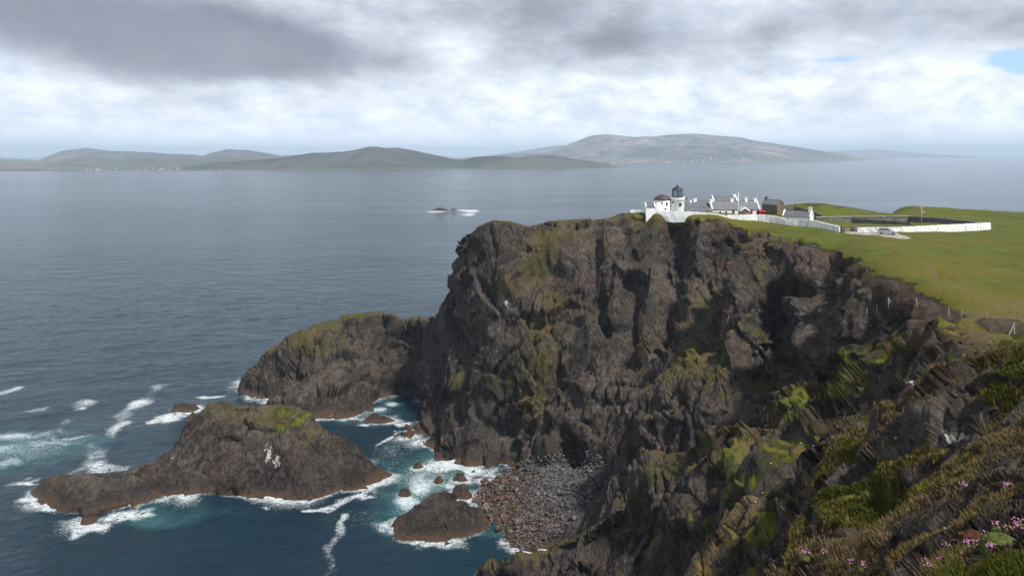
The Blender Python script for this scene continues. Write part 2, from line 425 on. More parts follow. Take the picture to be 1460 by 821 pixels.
# mound and back rim
pts += [W(1135,291,283), W(1150,289.5,287), W(1170,290,287), W(1188,293,287), W(1215,297,290), W(1240,301,292), W(1258,305,294), W(1150,299,275), W(1200,303,275), W(1240,308,275), W(1110,300,280)]
pts += [W(1272,303,312), W(1282,301.5,315), W(1300,301.5,316), W(1330,302.5,315), W(1370,303.5,312), W(1400,305,310), W(1460,307,308), W(1600,310,302), W(1800,314,295), W(1282,299.7,330), W(1330,301,332), W(1400,303,328), W(1460,305,325), W(1600,309,318), W(1265,306,300),W(1350,308,290),W(1460,314,270), W(1600,322,250)]
for x, y in [(60, 283), (85, 292), (105, 297), (125, 303), (145, 309)]: pts.append((x, y, 70 if x < 100 else 74))
for u, y, z in [(930,292,40),(1000,300,40),(1060,306,40),(1120,310,45),(1180,315,45),(1240,320,45),(1262,335,35),(1300,360,40),(1400,350,45),(1500,345,45),(1700,340,50),
                (930,330,-5),(1020,335,-5),(1100,340,-5),(1180,350,-5),(1260,375,-5),(1300,400,-5),(1400,395,-5),(1520,390,-5),(1750,400,-5)]: pts.append(((u-U0)/F*y, y, z))
# saddle and low western headland
low = [W(*p) for p in [(634,456,282),(615,455,291),(600,458,297),(576,466,300),(560,455,301),(548,450,302),(525,447,302),(500,452,302),(478,461,301),(455,464,300),(430,470,299),(412,479,298),(396,493,297),(372,504,296),(360,515,297)]]
lines.append((low, 5)); lines.append(([(x, y+10, z-5) for x, y, z in low], 8)); lines.append(([(x-1, y+24, -5) for x, y, z in low], 10))
lines.append(([WZ(354,540,3), WZ(350,556,1), WZ(344,563,0)], 4))
lines.append((seap((352,566),(370,580),(400,592),(440,601),(470,597),(500,588),(530,581),(552,569),(568,557),(585,560),(604,572),(606,585),(603,600),(596,622),(606,636),(630,648),(660,658),(680,670),(697,677),(712,668)), 4))
for (u, v, Y) in [(520,520,289),(450,530,280),(400,545,281),(560,520,296),(600,530,288),(560,500,299),(385,530,290)]: pts.append(W(u, v, Y))
# main face
pts += [WZ(735,662,4), WZ(765,655,6), WZ(800,648,8), WZ(830,646,10), WZ(860,652,12), WZ(880,660,13)]
for p in [(640,500,265),(625,560,262),(612,600,256),(655,600,240),(700,500,237),(665,450,255),(720,420,246),(780,420,244),(760,560,226),(840,560,218),(820,480,233),(840,400,241),(880,460,229),(900,380,238),(930,350,241),(950,440,224),(905,520,214),(960,330,242.5),(940,490,214),(880,600,208),
          (1000,345,236),(1030,340,230),(1045,370,224),(1000,420,222),(985,470,212),(1030,400,215),(1050,370,220),(1020,455,204),(975,500,203),(955,530,200),(925,600,199),(905,640,198),(1040,350,229)]: pts.append(W(*p))
# gully behind spur A
pts += [W(1060,375,213), W(1042,420,204), W(1024,470,199), W(985,520,196)]
# spur A
spA = [W(*p) for p in [(1112,352,202),(1092,378,196),(1072,402,191),(1052,432,187),(1038,468,185),(1026,494,184),(990,507,184),(955,518,184),(925,538,183),(912,578,183),(897,625,183),(876,656,184),(862,684,184)]]
lines.append((spA, 4))
def shelf(pl, w, dz_, back, bz):       # a crest with a shoulder on this side and a drop behind
    o1, o2 = [], []
    for i, p_ in enumerate(pl):
        a_ = pl[max(0, i-1)]; b_ = pl[min(len(pl)-1, i+1)]; dx, dy = b_[0]-a_[0], b_[1]-a_[1]; l_ = math.hypot(dx, dy)
        nx, ny = -dy/l_, dx/l_
        if nx*p_[0]+ny*p_[1] > 0: nx, ny = -nx, -ny        # towards the viewer's hill
        o1.append((p_[0]+nx*w, p_[1]+ny*w, p_[2]-dz_)); o2.append((p_[0]-nx*back, p_[1]-ny*back, p_[2]-bz))
    return o1, o2
s1, s2 = shelf(spA[4:-1], 3.0, 1.6, 5.5, 18)
lines.append((s1, 4)); pts += s2
for p in [(1120,420,182),(1090,470,174),(1060,540,168),(1010,570,167),(960,620,168),(920,680,167),(880,720,166)]: pts.append(W(*p))
# recess between spur A and the near wall
for p in [(1160,395,172),(1118,450,182),(1112,500,176),(1106,550,168),(1150,450,158),(1160,500,146),(1150,540,137),(1190,395,160),(1200,430,146),(1175,480,140),(1230,430,133),(1225,470,127),(1260,450,118)]: pts.append(W(*p))
# spur B
spB = [W(*p) for p in [(1328,466,98),(1286,488,110),(1249,511,114),(1210,524,119),(1178,541,123),(1140,560,128),(1104,577,132),(1060,597,138),(999,611,144),(960,640,148),(925,664,151),(893,695,154),(850,727,156),(819,750,157.5),(790,770,159),(768,786,159),(740,783,160),(720,790,161),(698,806,162)]]
lines.append((spB, 4))
s1, s2 = shelf(spB[3:-1], 4.0, 1.6, 5.5, 16)
lines.append((s1, 4)); pts += s2[2:]
pts += [(spB[-1][0]-4, spB[-1][1]-2, -3), (spB[-1][0]-1, spB[-1][1]-14, -5)]
# face and gully below spur B
r3 = [W(*p) for p in [(1118,597,118),(1090,620,118.5),(1060,641,119.5),(1030,663,121),(1000,690,124),(965,730,128),(935,770,132),(905,812,136)]]
lines.append((r3, 4)); s1, s2 = shelf(r3, 2.6, 1.3, 3.5, 5); lines.append((s1, 4)); pts += s2
r4 = [W(*p) for p in [(1262,597,70),(1225,611,76),(1190,627,80),(1150,643,83),(1118,669,85),(1088,697,86),(1050,739,86),(1012,795,85),(990,835,84)]]
lines.append((r4, 3)); s1, s2 = shelf(r4, 3.0, .9, 4.0, 9); lines.append((s1, 4)); pts += s2
r5 = [W(*p) for p in [(1425,585,35),(1380,611,38),(1330,642,41),(1290,670,42),(1262,702,41),(1238,738,38.5),(1218,778,36),(1200,821,33)]]
lines.append((r5, 2)); s1, s2 = shelf(r5, 1.6, .4, 2.0, 2.6); lines.append((s1, 2)); pts += s2
for p in [(1290,530,96),(1240,560,100),(1200,590,103),(1160,600,106),(1130,580,120),(900,821,135),(860,790,147),(830,821,148),(780,821,154),(1000,780,112),(975,821,112)]: pts.append(W(*p))
# spur C
spC = [W(*p) for p in [(1500,470,46),(1460,481,48),(1440,486,50),(1400,496,52),(1365,508,54),(1335,520,56),(1303,541,58)]]
lines.append((spC, 3))
pts += [(x-1, y+12, z-12) for x, y, z in spC]
for p in [(1292,570,60),(1290,612,59),(1262,625,66),(1210,650,70),(1170,670,72),(1340,512,90),(1310,515,98),(1375,500,84)]: pts.append(W(*p))
# near ground
for p in [(1460,560,31),(1460,640,21),(1460,720,14.5),(1460,821,9.8),(1400,821,9.8),(1350,821,10.3),(1300,821,12.5),(1240,821,17),(1180,821,25),(1120,821,38),(1060,821,58),
          (1400,560,42),(1340,560,51),(1400,640,27),(1400,720,17),(1340,640,36),(1340,720,23),(1290,720,32),(1280,770,22),(1215,690,54),(1190,740,44),(1240,790,25),(1160,700,62),(1160,770,42),(1100,730,70),(1100,790,54),(1360,600,42),(1300,640,47),(1230,650,62),
          (1600,560,30),(1600,700,14),(1600,821,9),(1900,821,8),(1900,600,25),(1500,900,7.5),(1300,1000,6.2),(1150,1000,7.5),(1250,900,9.5)]: pts.append(W(*p))
pts += [(0,0,98.3),(0,-12,99),(15,-12,99.5),(8,0,97.8),(30,0,98),(60,0,98),(30,30,93),(60,40,90),(100,60,84),(4,3,96.7),(0,4,96.2),(-5,0,96),(-5,6,90),(0,12,84),(8,20,80),(-12,0,86),(-12,12,60),(0,25,64),(10,40,58),(0,50,30),(15,60,38),(18,80,34),(5,80,12),(0,110,0),(20,110,16),(12,130,8),
        (-30,0,45),(-30,30,-5),(-15,60,-5),(-20,110,-6),(-40,150,-6),(-60,-10,-5),(-10,140,-6),(150,60,80),(200,120,78),(200,200,76),(260,300,70),(300,100,78)]
# beach
pts += [WZ(700,690,1), WZ(705,720,.6), WZ(690,745,.0), WZ(720,765,.3), WZ(745,780,.6), WZ(740,720,2.5), WZ(780,700,5), WZ(820,690,7.5), WZ(850,690,9), WZ(800,730,5), WZ(840,720,8), WZ(770,750,3), WZ(760,680,4.5), WZ(650,760,-4), WZ(660,800,-6), WZ(710,800,-2), WZ(655,690,-4), WZ(620,670,-5), WZ(570,640,-6), WZ(530,610,-6), WZ(540,680,-8)]
# sea bed
for u, v in [(560,590),(520,620),(480,610),(560,760),(500,740),(500,821),(600,821),(300,600),(330,580),(200,640),(330,540),(620,640),(560,700)]: pts.append(WZ(u, v, -5))
for x, y in [(-200,150),(-200,250),(-200,340),(-120,340),(-60,345),(0,345),(-130,260),(-100,250),(-60,240),(-40,215),(-30,190),(-100,150),(-200,80),(-120,60),(-45,255),(-80,255),(-140,300),(-135,330)]: pts.append((x, y, -7))
allp = []
for pl, st in lines: allp += densify(pl, st)
allp = thin(allp, 2.0)
ctrl = thin(allp+pts, 2.0)
rbf = RBF(ctrl, .15)
print('ctrl', len(ctrl))

def detail(P, N, rock, dist, strength=1.0):
    """rocky relief pushed out along N; wavelengths finer than the grid are left out"""
    p = P.reshape(-1, 3); n = N.reshape(-1, 3); rk = rock.ravel(); d = dist.ravel()
    ca, sa = math.cos(.62), math.sin(.62); cb, sb = math.cos(.35), math.sin(.35)
    def skew(q, along):          # long axis leans over: strata dip to the west
        x = q[:, 0]*ca - q[:, 2]*sa; z = q[:, 0]*sa+q[:, 2]*ca
        y = q[:, 1]*cb - z*sb; z2 = q[:, 1]*sb+z*cb
        return np.stack([x, y, z2/along], 1)
    off = np.zeros(len(p), np.float32)
    sq = skew(p, 1.55)
    wob = np.stack([perlin(p/14., 31), perlin(p/14., 32), perlin(p/14., 33)], 1)*3.5+np.stack([perlin(p/4., 34), perlin(p/4., 35), perlin(p/4., 36)], 1)*.7
    rid = 1-np.abs(perlin((sq+wob)/17., 1))*2.2
    off += (rid-.55)*2.6 + perlin((p+wob)/37., 9)*4.0*sstep(95, 160, d)
    rid = 1-np.abs(perlin((sq+wob)/6., 2))*2.2
    off += (rid-.55)*.65
    tl, e, cid = worley((sq+wob*.5)/8.5, 4)
    off += (cid-.5)*2.2 + tl*3.4
    tl, e, cid = worley((sq+wob*.35)/3.6, 3)
    rough = .42+.80*sstep(-.25, .45, perlin(p/21., 8))          # broad slabs between broken ground
    off += ((cid-.5)*.9 + tl*1.9 - np.clip(.10-e, 0, .10)*4.0)*rough
    tl, e, cid = worley((skew(p, 1.35)+wob*.2)/1.45, 5)
    off += ((cid-.5)*.42 + tl*1.0 - np.clip(.10-e, 0, .10)*1.6)*rough*np.clip(260/np.maximum(d, 1)-.6, .45, 1)*np.where((d > 75) & (d < 165), .6, 1)
    for wl, amp in ((2.2, .22), (1.05, .20), (.5, .14)):
        q = skew(p, 1.5)/wl
        k = np.clip((wl*180/np.maximum(d, 1)-1)/2, 0, 1)
        off += (np.abs(perlin(q, int(wl*100) % 50))*-2+.5)*amp*k
    q = p/7.
    near = np.clip(d/125, .06, 1)              # smaller relief on the near ground
    return (off*rk*strength*near).reshape(rock.shape)

CARVE = [([(1133,405,184),(1118,450,172),(1110,500,163),(1106,560,152)], 5.5, 11), ([(1066,350,226),(1050,400,214),(1036,440,206),(1012,500,198),(985,540,192)], 5, 9),
    ([(885,325,250),(897,380,241),(905,450,230),(900,520,218)], 3.5, 5), ([(960,320,244),(965,380,234),(955,440,225),(940,500,214)], 3.5, 5),
    ([(812,640,214),(818,648,213)], 4.0, 9), ([(660,600,240),(700,612,229),(750,612,224),(800,615,219)], 2.2, 3.5), ([(850,330,249),(845,400,240),(862,470,229)], 2.5, 3.5),
    ([(645,395,271),(652,420,266)], 3, 3), ([(1190,405,158),(1200,450,146),(1195,500,134)], 3.5, 5.5), ([(1243,440,128),(1235,480,124)], 3, 4),
    ([(770,330,253),(742,380,249),(722,430,244)], 4, -2.5), ([(935,320,247),(925,400,236),(915,480,224)], 3, -4), ([(1085,350,212),(1072,420,192),(1062,500,178)], 4, -5), ([(1160,360,183),(1152,430,164),(1150,500,148)], 3.5, -5),
    ([(1000,330,238),(985,400,225),(978,470,211)], 3.5, -4.5), ([(1225,560,105),(1150,640,100),(1090,600,120)], 3, 3), ([(1286,555,60),(1284,600,61)], 1.2, 1.0), ([(1340,600,45),(1300,660,46)], 1.3, -1.2), ([(1240,700,43),(1232,780,28)], 1.6, 1.6), ([(1120,700,72),(1100,760,60)], 2, 2.2)]
def make_terrain():
    tt = np.tan(np.radians(36.6))
    th = np.concatenate([np.radians(np.linspace(-60, -37, 24)), np.arctan(np.linspace(-tt, tt*1.03, 1350)), np.radians(np.linspace(37.8, 88, 60))])
    nc = len(th)
    thc = np.concatenate([np.radians(np.linspace(-60, -37, 10)), np.radians(np.linspace(-36.7, 37.7, 1240)), np.radians(np.linspace(39, 88, 30))])
    rc = np.geomspace(2.0, 470, 1150)
    Zc = rbf(np.sin(thc)[:, None]*rc[None], np.cos(thc)[:, None]*rc[None])
    ti = np.interp(th, thc, np.arange(len(thc))); i0 = np.clip(ti.astype(int), 0, len(thc)-2); f = (ti-i0)[:, None]
    Zf = Zc[i0]*(1-f)+Zc[i0+1]*f
    dz = np.abs(np.diff(Zf, axis=1)); dr = np.diff(rc)[None]; rm = (.5*(rc[1:]+rc[:-1]))[None]
    m = np.sqrt(dz**2+(dr*.40)**2)/rm
    m *= np.where((Zf[:, 1:] < -2.5) & (Zf[:, :-1] < -2.5), .03, 1)
    ym = np.cos(th)[:, None]*rm; m *= np.where((ym > 275) & (Zf[:, 1:] < 40) & (np.sin(th)[:, None]*rm > -20), .12, 1)
    flatm = (Zf[:, 1:] > 71) & (np.abs(np.diff(Zf, axis=1))/dr < .18) & (rm > 105); m *= np.where(flatm, .40, 1)
    m[:, :] += dr/470*.05
    k = 21; ker = np.hanning(k+2)[1:-1]; ker /= ker.sum()
    mp = np.pad(m, ((k//2, k//2), (0, 0)), mode='edge'); m = sum(ker[j]*mp[j:j+nc] for j in range(k))
    cum = np.concatenate([np.zeros((nc, 1)), np.cumsum(m, 1)], 1); cum /= cum[:, -1:]
    NR = 2100; tgt = np.linspace(0, 1, NR)
    r = np.stack([np.interp(tgt, cum[i], rc) for i in range(nc)])
    z = np.stack([np.interp(r[i], rc, Zf[i]) for i in range(nc)])
    P = np.stack([np.sin(th)[:, None]*r, np.cos(th)[:, None]*r, z], 2).astype(np.float32)
    N = -grid_normals(P)
    N = np.where(N[..., 2:3] < 0, -N, N)
    dist = np.sqrt(P[..., 0]**2+P[..., 1]**2+(P[..., 2]-H)**2)
    # field polygon test
    fp = [(x+1.0, y-.5) for x, y, z_ in edge]+[(60, 93), (300, 100), (480, 400), (196, 352), (166, 318), (150, 303), (128, 300), (100, 294), (75, 280), (38, 266)]
    x = P[..., 0]; y = P[..., 1]; inside = np.zeros(x.shape, bool); dmin = np.full(x.shape, 1e9, np.float32)
    q = fp[-1]
    for a in fp:
        c = ((a[1] > y) != (q[1] > y)) & (x < (q[0]-a[0])*(y-a[1])/(q[1]-a[1]+1e-9)+a[0]); inside ^= c
        ex, ey = q[0]-a[0], q[1]-a[1]; tt_ = np.clip(((x-a[0])*ex+(y-a[1])*ey)/(ex*ex+ey*ey+1e-9), 0, 1)
        dmin = np.minimum(dmin, np.hypot(x-a[0]-tt_*ex, y-a[1]-tt_*ey)); q = a
    sd = np.where(inside, dmin, -dmin)
    flat = P.reshape(-1, 3)
    wn = (perlin(flat/9., 61)*3.0+perlin(flat/3., 62)*1.3).reshape(x.shape)
    field = sstep(-.3, 1.6, sd+wn*1.4+1.1)*sstep(50, 62, z)
    slope = np.sqrt(1-N[..., 2]**2)/np.maximum(N[..., 2], .05)
    rock = sstep(.25, .85, slope); rock = np.maximum(rock, .35)*(1-field)
    beach = np.exp(-(((x-14)/26)**2+((y-190)/22)**2)**2)*(z < 11)
    rock = rock*(1-.75*beach)
    nearm = sstep(70, 40, dist); rock = np.where(nearm > 0, rock*(1-nearm)+nearm*np.clip(rock, .5, 1), rock)
    rock = rock*(1-.45*sstep(58, 72, z)*sstep(180, 230, y)*sstep(82, 70, x))
    off = detail(P, N, rock.astype(np.float32), dist)
    # chasms and ribs on the faces
    def seg(pl, w):
        dm = np.full(P.shape[:2], 1e9, np.float32)
        q = [np.array(W(*a_), np.float32) for a_ in pl]
        for a_, b_ in zip(q[:-1], q[1:]):
            e_ = b_-a_; t_ = np.clip(((P-a_)@e_)/(e_@e_), 0, 1); dm = np.minimum(dm, np.sqrt(((P-a_-t_[..., None]*e_)**2).sum(-1)))
        return np.exp(-(dm/w)**2)
    wb = 1+.5*perlin(flat/5., 66).reshape(x.shape)
    for pl, w, dp in CARVE: off = off-seg(pl, w)*dp*wb
    P2 = P+N*off[..., None]
    # turf steps: gentle relief on the field
    und = (perlin(flat/22., 71)*.5+perlin(flat/6., 72)*.2+perlin(flat/2.2, 73)*.10).reshape(x.shape)
    P2[..., 2] += und*field
    # near hummocks
    hum = (np.abs(perlin(flat/2.2, 81))*.9+perlin(flat/.8, 82)*.25+np.abs(perlin(flat/.3, 83))*.10).reshape(x.shape)
    P2[..., 2] += np.clip(N[..., 2], 0, 1)**3*(hum-.6)*sstep(85, 30, dist)*.85*np.clip(dist/12, .3, 1)*(1-field)
    # soil scar behind the near edge
    for (u, v, Y, rr, dd) in [(1262,418,124,4.5,1.6),(1285,434,114,4,1.5),(1308,448,106,3.5,1.3)]:
        c = W(u+6, v-2, Y); g = np.exp(-((x-c[0])**2+(y-c[1])**2)/rr**2); P2[..., 2] -= g*dd
    N2 = -grid_normals(P2); N2 = np.where(N2[..., 2:3] < 0, -N2, N2)
    return P2, N2, N, field, sd, dist, rock, beach
P2, N2, Nb, field, sd, dist, rock, beach = make_terrain()

def blobs(P, lst):
    out = np.zeros(P.shape[:-1], np.float32)
    for (u, v, Y, rx, rz, amp) in lst:      # surveyed centre, half width, half height
        c = W(u, v, Y)
        d = ((P[..., 0]-c[0])/rx)**2+((P[..., 1]-c[1])/(rx*1.6+4))**2+((P[..., 2]-c[2])/rz)**2
        out = np.maximum(out, amp*np.exp(-d*1.2))
    return out
flat = P2.reshape(-1, 3); sh = P2.shape[:2]
z = P2[..., 2]; nz = N2[..., 2]; nzb = Nb[..., 2]
lown = (perlin(flat/7., 91)+.5*perlin(flat/2.6, 92)).reshape(sh)
near = sstep(100, 60, dist)
grass = np.maximum(field*1.0, 0)
ledge = sstep(.62, .86, .5*nz+.5*nzb)*(z > 14)
grass = np.maximum(grass, ledge*(.34+.25*near+lown*.55)*sstep(14, 40, z))
moss = ledge*(.55+lown*.5)+sstep(.45, .75, nzb)*.16*(z > 8)
moss = np.maximum(moss, blobs(P2, [(775,350,252,8,7,.95),(760,385,247,8,8,.9),(725,405,248,8,7,.8),(800,335,253,8,4,.8),(790,430,242,8,8,.75),(770,470,238,9,8,.7),(770,520,230,10,9,.7),(760,570,226,8,7,.75),(735,550,228,8,6,.6),(700,540,234,6,6,.5),(655,535,245,3,7,.95),(645,545,247,2.5,6,.9),(450,485,296,12,6,1.0),(425,490,294,9,5,.9),(480,475,299,8,4,.7),(790,500,230,6,8,.6),(830,330,250,9,4,.6),(920,320,246,8,3,.7),(940,310,246,7,2,.9),
    (1012,410,218,5,8,.85),(1020,430,212,4,6,.8),(915,480,216,4,8,.8),(850,445,232,4,5,.6),(860,350,246,3,8,.5),(960,540,190,6,4,.9),(945,525,184,6,3,1.),(985,508,183,6,3,1.),(1015,500,184,5,2.5,.8),(905,600,183,3,5,.7),(985,620,146,8,3,1.0),(1050,600,139,8,3,.9),(930,665,150,4,3,1.),(895,696,153,4,3,1),(860,722,155,4,2.5,1),(1040,640,130,7,6,.7),(960,660,146,4,5,.7),(1080,640,120,6,6,.8),(1065,690,110,6,7,.8),(820,750,157,4,3,.9),(1150,560,122,5,3,.8),(1110,590,128,5,3,.9)]))
grassb = blobs(P2, [(1240,608,75,5,2.5,1.0),(1215,620,78,4,2,.9),(1275,600,66,3,2,.9),(1200,505,120,4,1.5,.9),(1060,800,58,5,4,.75),(1090,770,60,5,3,.75),(1230,720,42,3.5,3,1.0),(1210,760,34,3,2,.95),(1250,690,44,2.5,2,.9),(1150,690,66,4,2,.8),(1130,780,45,4,3,.75),(1440,500,44,4,1.6,1.0),(1400,590,34,2.5,1.2,.95),(1340,600,44,2,1,.8),(990,610,146,5,2,.9),(925,663,151,3,2,.9),(1020,415,216,3,5,.75),(915,490,214,2.5,5,.75),(1380,810,10.5,1.2,.6,1.0),(1450,790,10.6,1.2,.6,1.0),(1310,818,12,1.2,.6,.8)])
grass = np.maximum(grass, grassb)
soil = blobs(P2, [(1265,418,124,6,2.2,1.0),(1290,436,113,5,2,1.0),(1315,452,104,5,1.6,1.0),(1180,370,170,6,3,.7),(1160,365,182,6,4,.7),(1225,385,148,6,4,.7),(1350,495,92,6,2.5,1.0),(1310,500,100,5,3,.8),(1380,490,86,5,1.2,.8),(1170,600,106,7,6,.55),(1040,770,80,6,5,.6),(780,500,234,8,10,.35),(690,590,236,10,8,.4),(1090,660,110,3,6,.6)])
soil = np.maximum(soil, .55*sstep(-6, -1, sd)*sstep(60, 68, z)*(1-field))
soil = np.maximum(soil, near*.42*(1-np.clip(grass, 0, 1)))
grass = grass*(1-np.clip(blobs(P2, [(1265,418,124,5.5,2.0,1.3),(1290,436,113,5,1.7,1.3),(1315,452,104,4.5,1.4,1.3)]), 0, 1))
dry = np.clip(sstep(190, 70, dist)*(.80+(perlin(flat/9., 97)*1.1+perlin(flat/2., 98)*.5).reshape(sh))-grassb*.9, 0, 1)
dry = np.maximum(dry, .35*field*sstep(4, -2, sd))
def polyd(pl):
    q_ = [W(*a_) for a_ in pl]; dm = np.full(sh, 1e9, np.float32)
    for a_, b_ in zip(q_[:-1], q_[1:]):
        ex, ey = b_[0]-a_[0], b_[1]-a_[1]; t_ = np.clip(((P2[..., 0]-a_[0])*ex+(P2[..., 1]-a_[1])*ey)/(ex*ex+ey*ey), 0, 1); dm = np.minimum(dm, np.hypot(P2[..., 0]-a_[0]-t_*ex, P2[..., 1]-a_[1]-t_*ey))
    return dm+lown*.8
YF = lambda v_: 23.3*F/(v_-V0)
def crestd(pl):
    dm = np.full(sh, 1e9, np.float32)
    for a_, b_ in zip(pl[:-1], pl[1:]):
        a_ = np.array(a_, np.float32); e_ = np.array(b_, np.float32)-a_; t_ = np.clip(((P2-a_)@e_)/(e_@e_), 0, 1); dm = np.minimum(dm, np.sqrt(((P2-a_-t_[..., None]*e_)**2).sum(-1)))
    return dm*(1+.35*lown)
CM = [(spA[4:], 2.8, .85, 0), (spB, 3.0, .95, 0), (r3, 2.2, .85, 0), (r4, 2.6, .4, .75), (r5, 1.6, .2, .7), (low[6:], 3.5, .55, 0)]
for pl, w_, a_, g_ in CM:
    g2 = np.exp(-(crestd(pl)/w_)**2)*sstep(.0, .35, N2[..., 2]); moss = np.maximum(moss, a_*g2); grass = np.maximum(grass, (g_+.25*lown)*g2 if g_ else 0)
for pl, w_, a_ in (([(1238,348),(1290,372),(1335,400),(1385,430),(1455,462)], 1.0, .75), ([(1218,338),(1160,345),(1120,340),(1085,330)], .8, .6), ([(1290,346),(1350,340),(1420,333)], 1.0, .6), ([(1250,350),(1330,385),(1400,415),(1470,440)], 1.6, .55)):
    dry = np.maximum(dry, a_*np.exp(-(polyd([(u_, v_, YF(v_)) for u_, v_ in pl])/w_)**2)*field)

grass = np.maximum(grass, sstep(190, 120, dist)*np.clip(sstep(.34, .66, .6*nz+.4*nzb)*(.52+.50*lown), 0, 1)*sstep(14,28,z))
guano = blobs(P2, [(722,432,246,1.4,2.5,1.0),(1310,550,57,.5,.8,.95),(1318,566,56,.5,.35,.9),(1310,575,57,.3,.5,.85),(1330,562,55,.3,.5,.85),(1341,575,53,.35,.4,.9),(1334,612,44,.4,.6,1.0),(1311,638,42,.3,.3,.9),(1375,632,36,.22,.9,1.15),(1240,655,62,.4,.5,.9),(1172,705,62,.35,.3,.8),(838,738,156,.8,1.5,.8),(1040,350,229,.7,1.5,.7),(712,555,234,.5,1.2,.6),(860,490,228,.4,3,.55),(832,555,222,.5,2.5,.6)])
soil[beach > .3] = 0
soilf = blobs(P2, [(1155,291,286,10,1.2,.50),(1190,294,287,8,1.2,.45),(1240,302,292,9,1.2,.5),(1300,305,300,12,1.5,.4),(1440,312,275,14,1.0,.45),(1265,418,124,6,2.2,1.1),(1290,436,113,5,2,1.1),(1315,452,104,5,1.6,1.1),(1350,495,92,6,2.0,1.0),(1180,368,172,5,2.5,.9),(1160,362,182,5,3,.9),(1225,392,146,5,3,.8),(1255,353,182,2.5,.35,.9),(1275,361,172,2.5,.3,.9),(1412,350,186,2.5,.25,.8),(1420,342,200,3,.25,.8),(1120,342,204,3,.8,.7),(1090,345,211,3,.6,.7)])
bare = blobs(P2, [(1308,572,57,2.6,3.4,1.2),(1375,622,36,2.6,1.6,1.0),(1340,610,44,2,1.6,.8),(1160,645,83,5,1.6,1.2),(1130,665,84,3,1.6,.9),(1240,745,37,1.8,2.2,1.1),(1330,742,22,1.0,.8,1.0),(1300,770,20,1.0,.9,1.0),(1270,720,36,1.6,1.6,.9),(1210,720,48,2,2,.7),(1420,650,24,1.4,1.0,.7),(1160,740,60,2.5,2.5,.8)])
moss = moss*(1-np.clip(soilf*1.1, 0, 1)); grass = grass*(1-np.clip(soilf, 0, 1))*(1-np.clip(bare, 0, 1)); soil = np.maximum(soil, soilf)*(1-np.clip(bare, 0, 1))
def cull_faces(keep):
    nc, nr = keep.shape
    idx = np.arange(nc*nr, dtype=np.int64).reshape(nc, nr)
    a = idx[:-1, :-1]; b = idx[1:, :-1]; c = idx[1:, 1:]; d = idx[:-1, 1:]
    k = keep[:-1, :-1] | keep[1:, :-1] | keep[1:, 1:] | keep[:-1, 1:]
    fc = np.stack([a[k], d[k], c[k], b[k]], 1)
    used = np.zeros(nc*nr, bool); used[fc.ravel()] = True
    rem = np.cumsum(used)-1
    return used, rem[fc]
used, fc = cull_faces(z > -2.6)
TV = flat[used]
print('terrain verts', len(TV))
land = np_mesh('cliff_terrain', TV, fc, M['land'], attrs={k: v.reshape(-1)[used] for k, v in dict(grass=grass, moss=moss, soil=soil, dry=dry, guano=guano).items()})
tag(land, kind='structure')
TG = grass.reshape(-1)[used]; TD = dry.reshape(-1)[used]; TN = N2.reshape(-1, 3)[used]; TF = field.reshape(-1)[used]
def ground(x, y):
    d = (TV[:, 0]-x)**2+(TV[:, 1]-y)**2; k = np.argsort(d)[:1] if False else [int(np.argmin(d))]
    return float(TV[k[0], 2])

# ================================================================== ROCKS STANDING IN THE SEA
rock_masks = []      # (x, y) arrays of rock touching the water, for foam
def rock_field(name, ctl, x0, x1, y0, y1, step, amp, grs=(), mos=(), gua=(), seed=0):
    rb = RBF(thin(ctl, 1.2 if step > .15 else .3), .1)
    cx, cy = (x0+x1)/2, (y0+y1)/2
    xs = np.arange(x0, x1, step); ys = np.arange(y0, y1, step)
    X, Y = np.meshgrid(xs, ys, indexing='ij'); Z = rb(X, Y)
    P = np.stack([X, Y, Z], 2).astype(np.float32); N = grid_normals(P)
    N = np.where(N[..., 2:3] < 0, -N, N)
    d = np.full(X.shape, 200., np.float32)
    rk = np.ones(X.shape, np.float32)*amp
    Q = P+N*detail(P+np.float32(seed*13.7), N, rk, d)[..., None]
    N3 = grid_normals(Q); N3 = np.where(N3[..., 2:3] < 0, -N3, N3)
    fl = Q.reshape(-1, 3)
    ln = (perlin(fl/5., 93)+.5*perlin(fl/2., 94)).reshape(X.shape)
    mo = blobs(Q, mos)+.12*ln; gr = blobs(Q, grs)+.1*ln if grs else np.zeros(X.shape)
    gu = blobs(Q, gua) if gua else np.zeros(X.shape)
    used, fc = cull_faces(Q[..., 2] > -2.0); fc = fc[:, ::-1]
    v = fl[used]-np.array([cx, cy, 0], np.float32)
    zer = np.zeros(len(v))
    o = np_mesh(name, v, fc, M['land'], attrs=dict(grass=gr.reshape(-1)[used], moss=mo.reshape(-1)[used], guano=gu.reshape(-1)[used], soil=zer, dry=zer))
    o.location = (cx, cy, 0)
    rock_masks.append(fl[(fl[:, 2] > -.8) & (fl[:, 2] < .8)][:, :2][::3])
    return o
base = densify(seap((40,704),(60,716),(100,729),(140,734),(170,727),(215,722),(260,712),(330,709),(400,711),(430,714),(452,712),(480,704),(512,696),(533,688)), 4)
cr = densify([W(*p) for p in [(52,694,208),(70,684,207),(88,681,206),(108,678,205),(150,685,206),(168,686,207),(186,668,210),(205,660,212),(226,650,214),(238,643,216),(250,628,218),(264,608,220),(280,588,221.5),(296,573,222),(315,567,222),(345,569,221),(380,571,221),(420,573,219),(437,583,218),(447,603,217),(465,618,216),(485,633,216),(505,647,215),(522,662,216)]], 3)
ctl = base+cr+[(x, y-6, -4) for x, y, z_ in base]+[(x, y+13, -4) for x, y, z_ in cr]+[(x, y+7, z_*.55) for x, y, z_ in cr if z_ > 8]
ctl += [W(*p) for p in [(330,598,216),(380,600,216),(420,605,214),(400,640,209),(300,625,214),(350,650,208),(280,660,209),(450,660,210),(330,680,204.5),(420,680,205.5),(240,690,207)]]
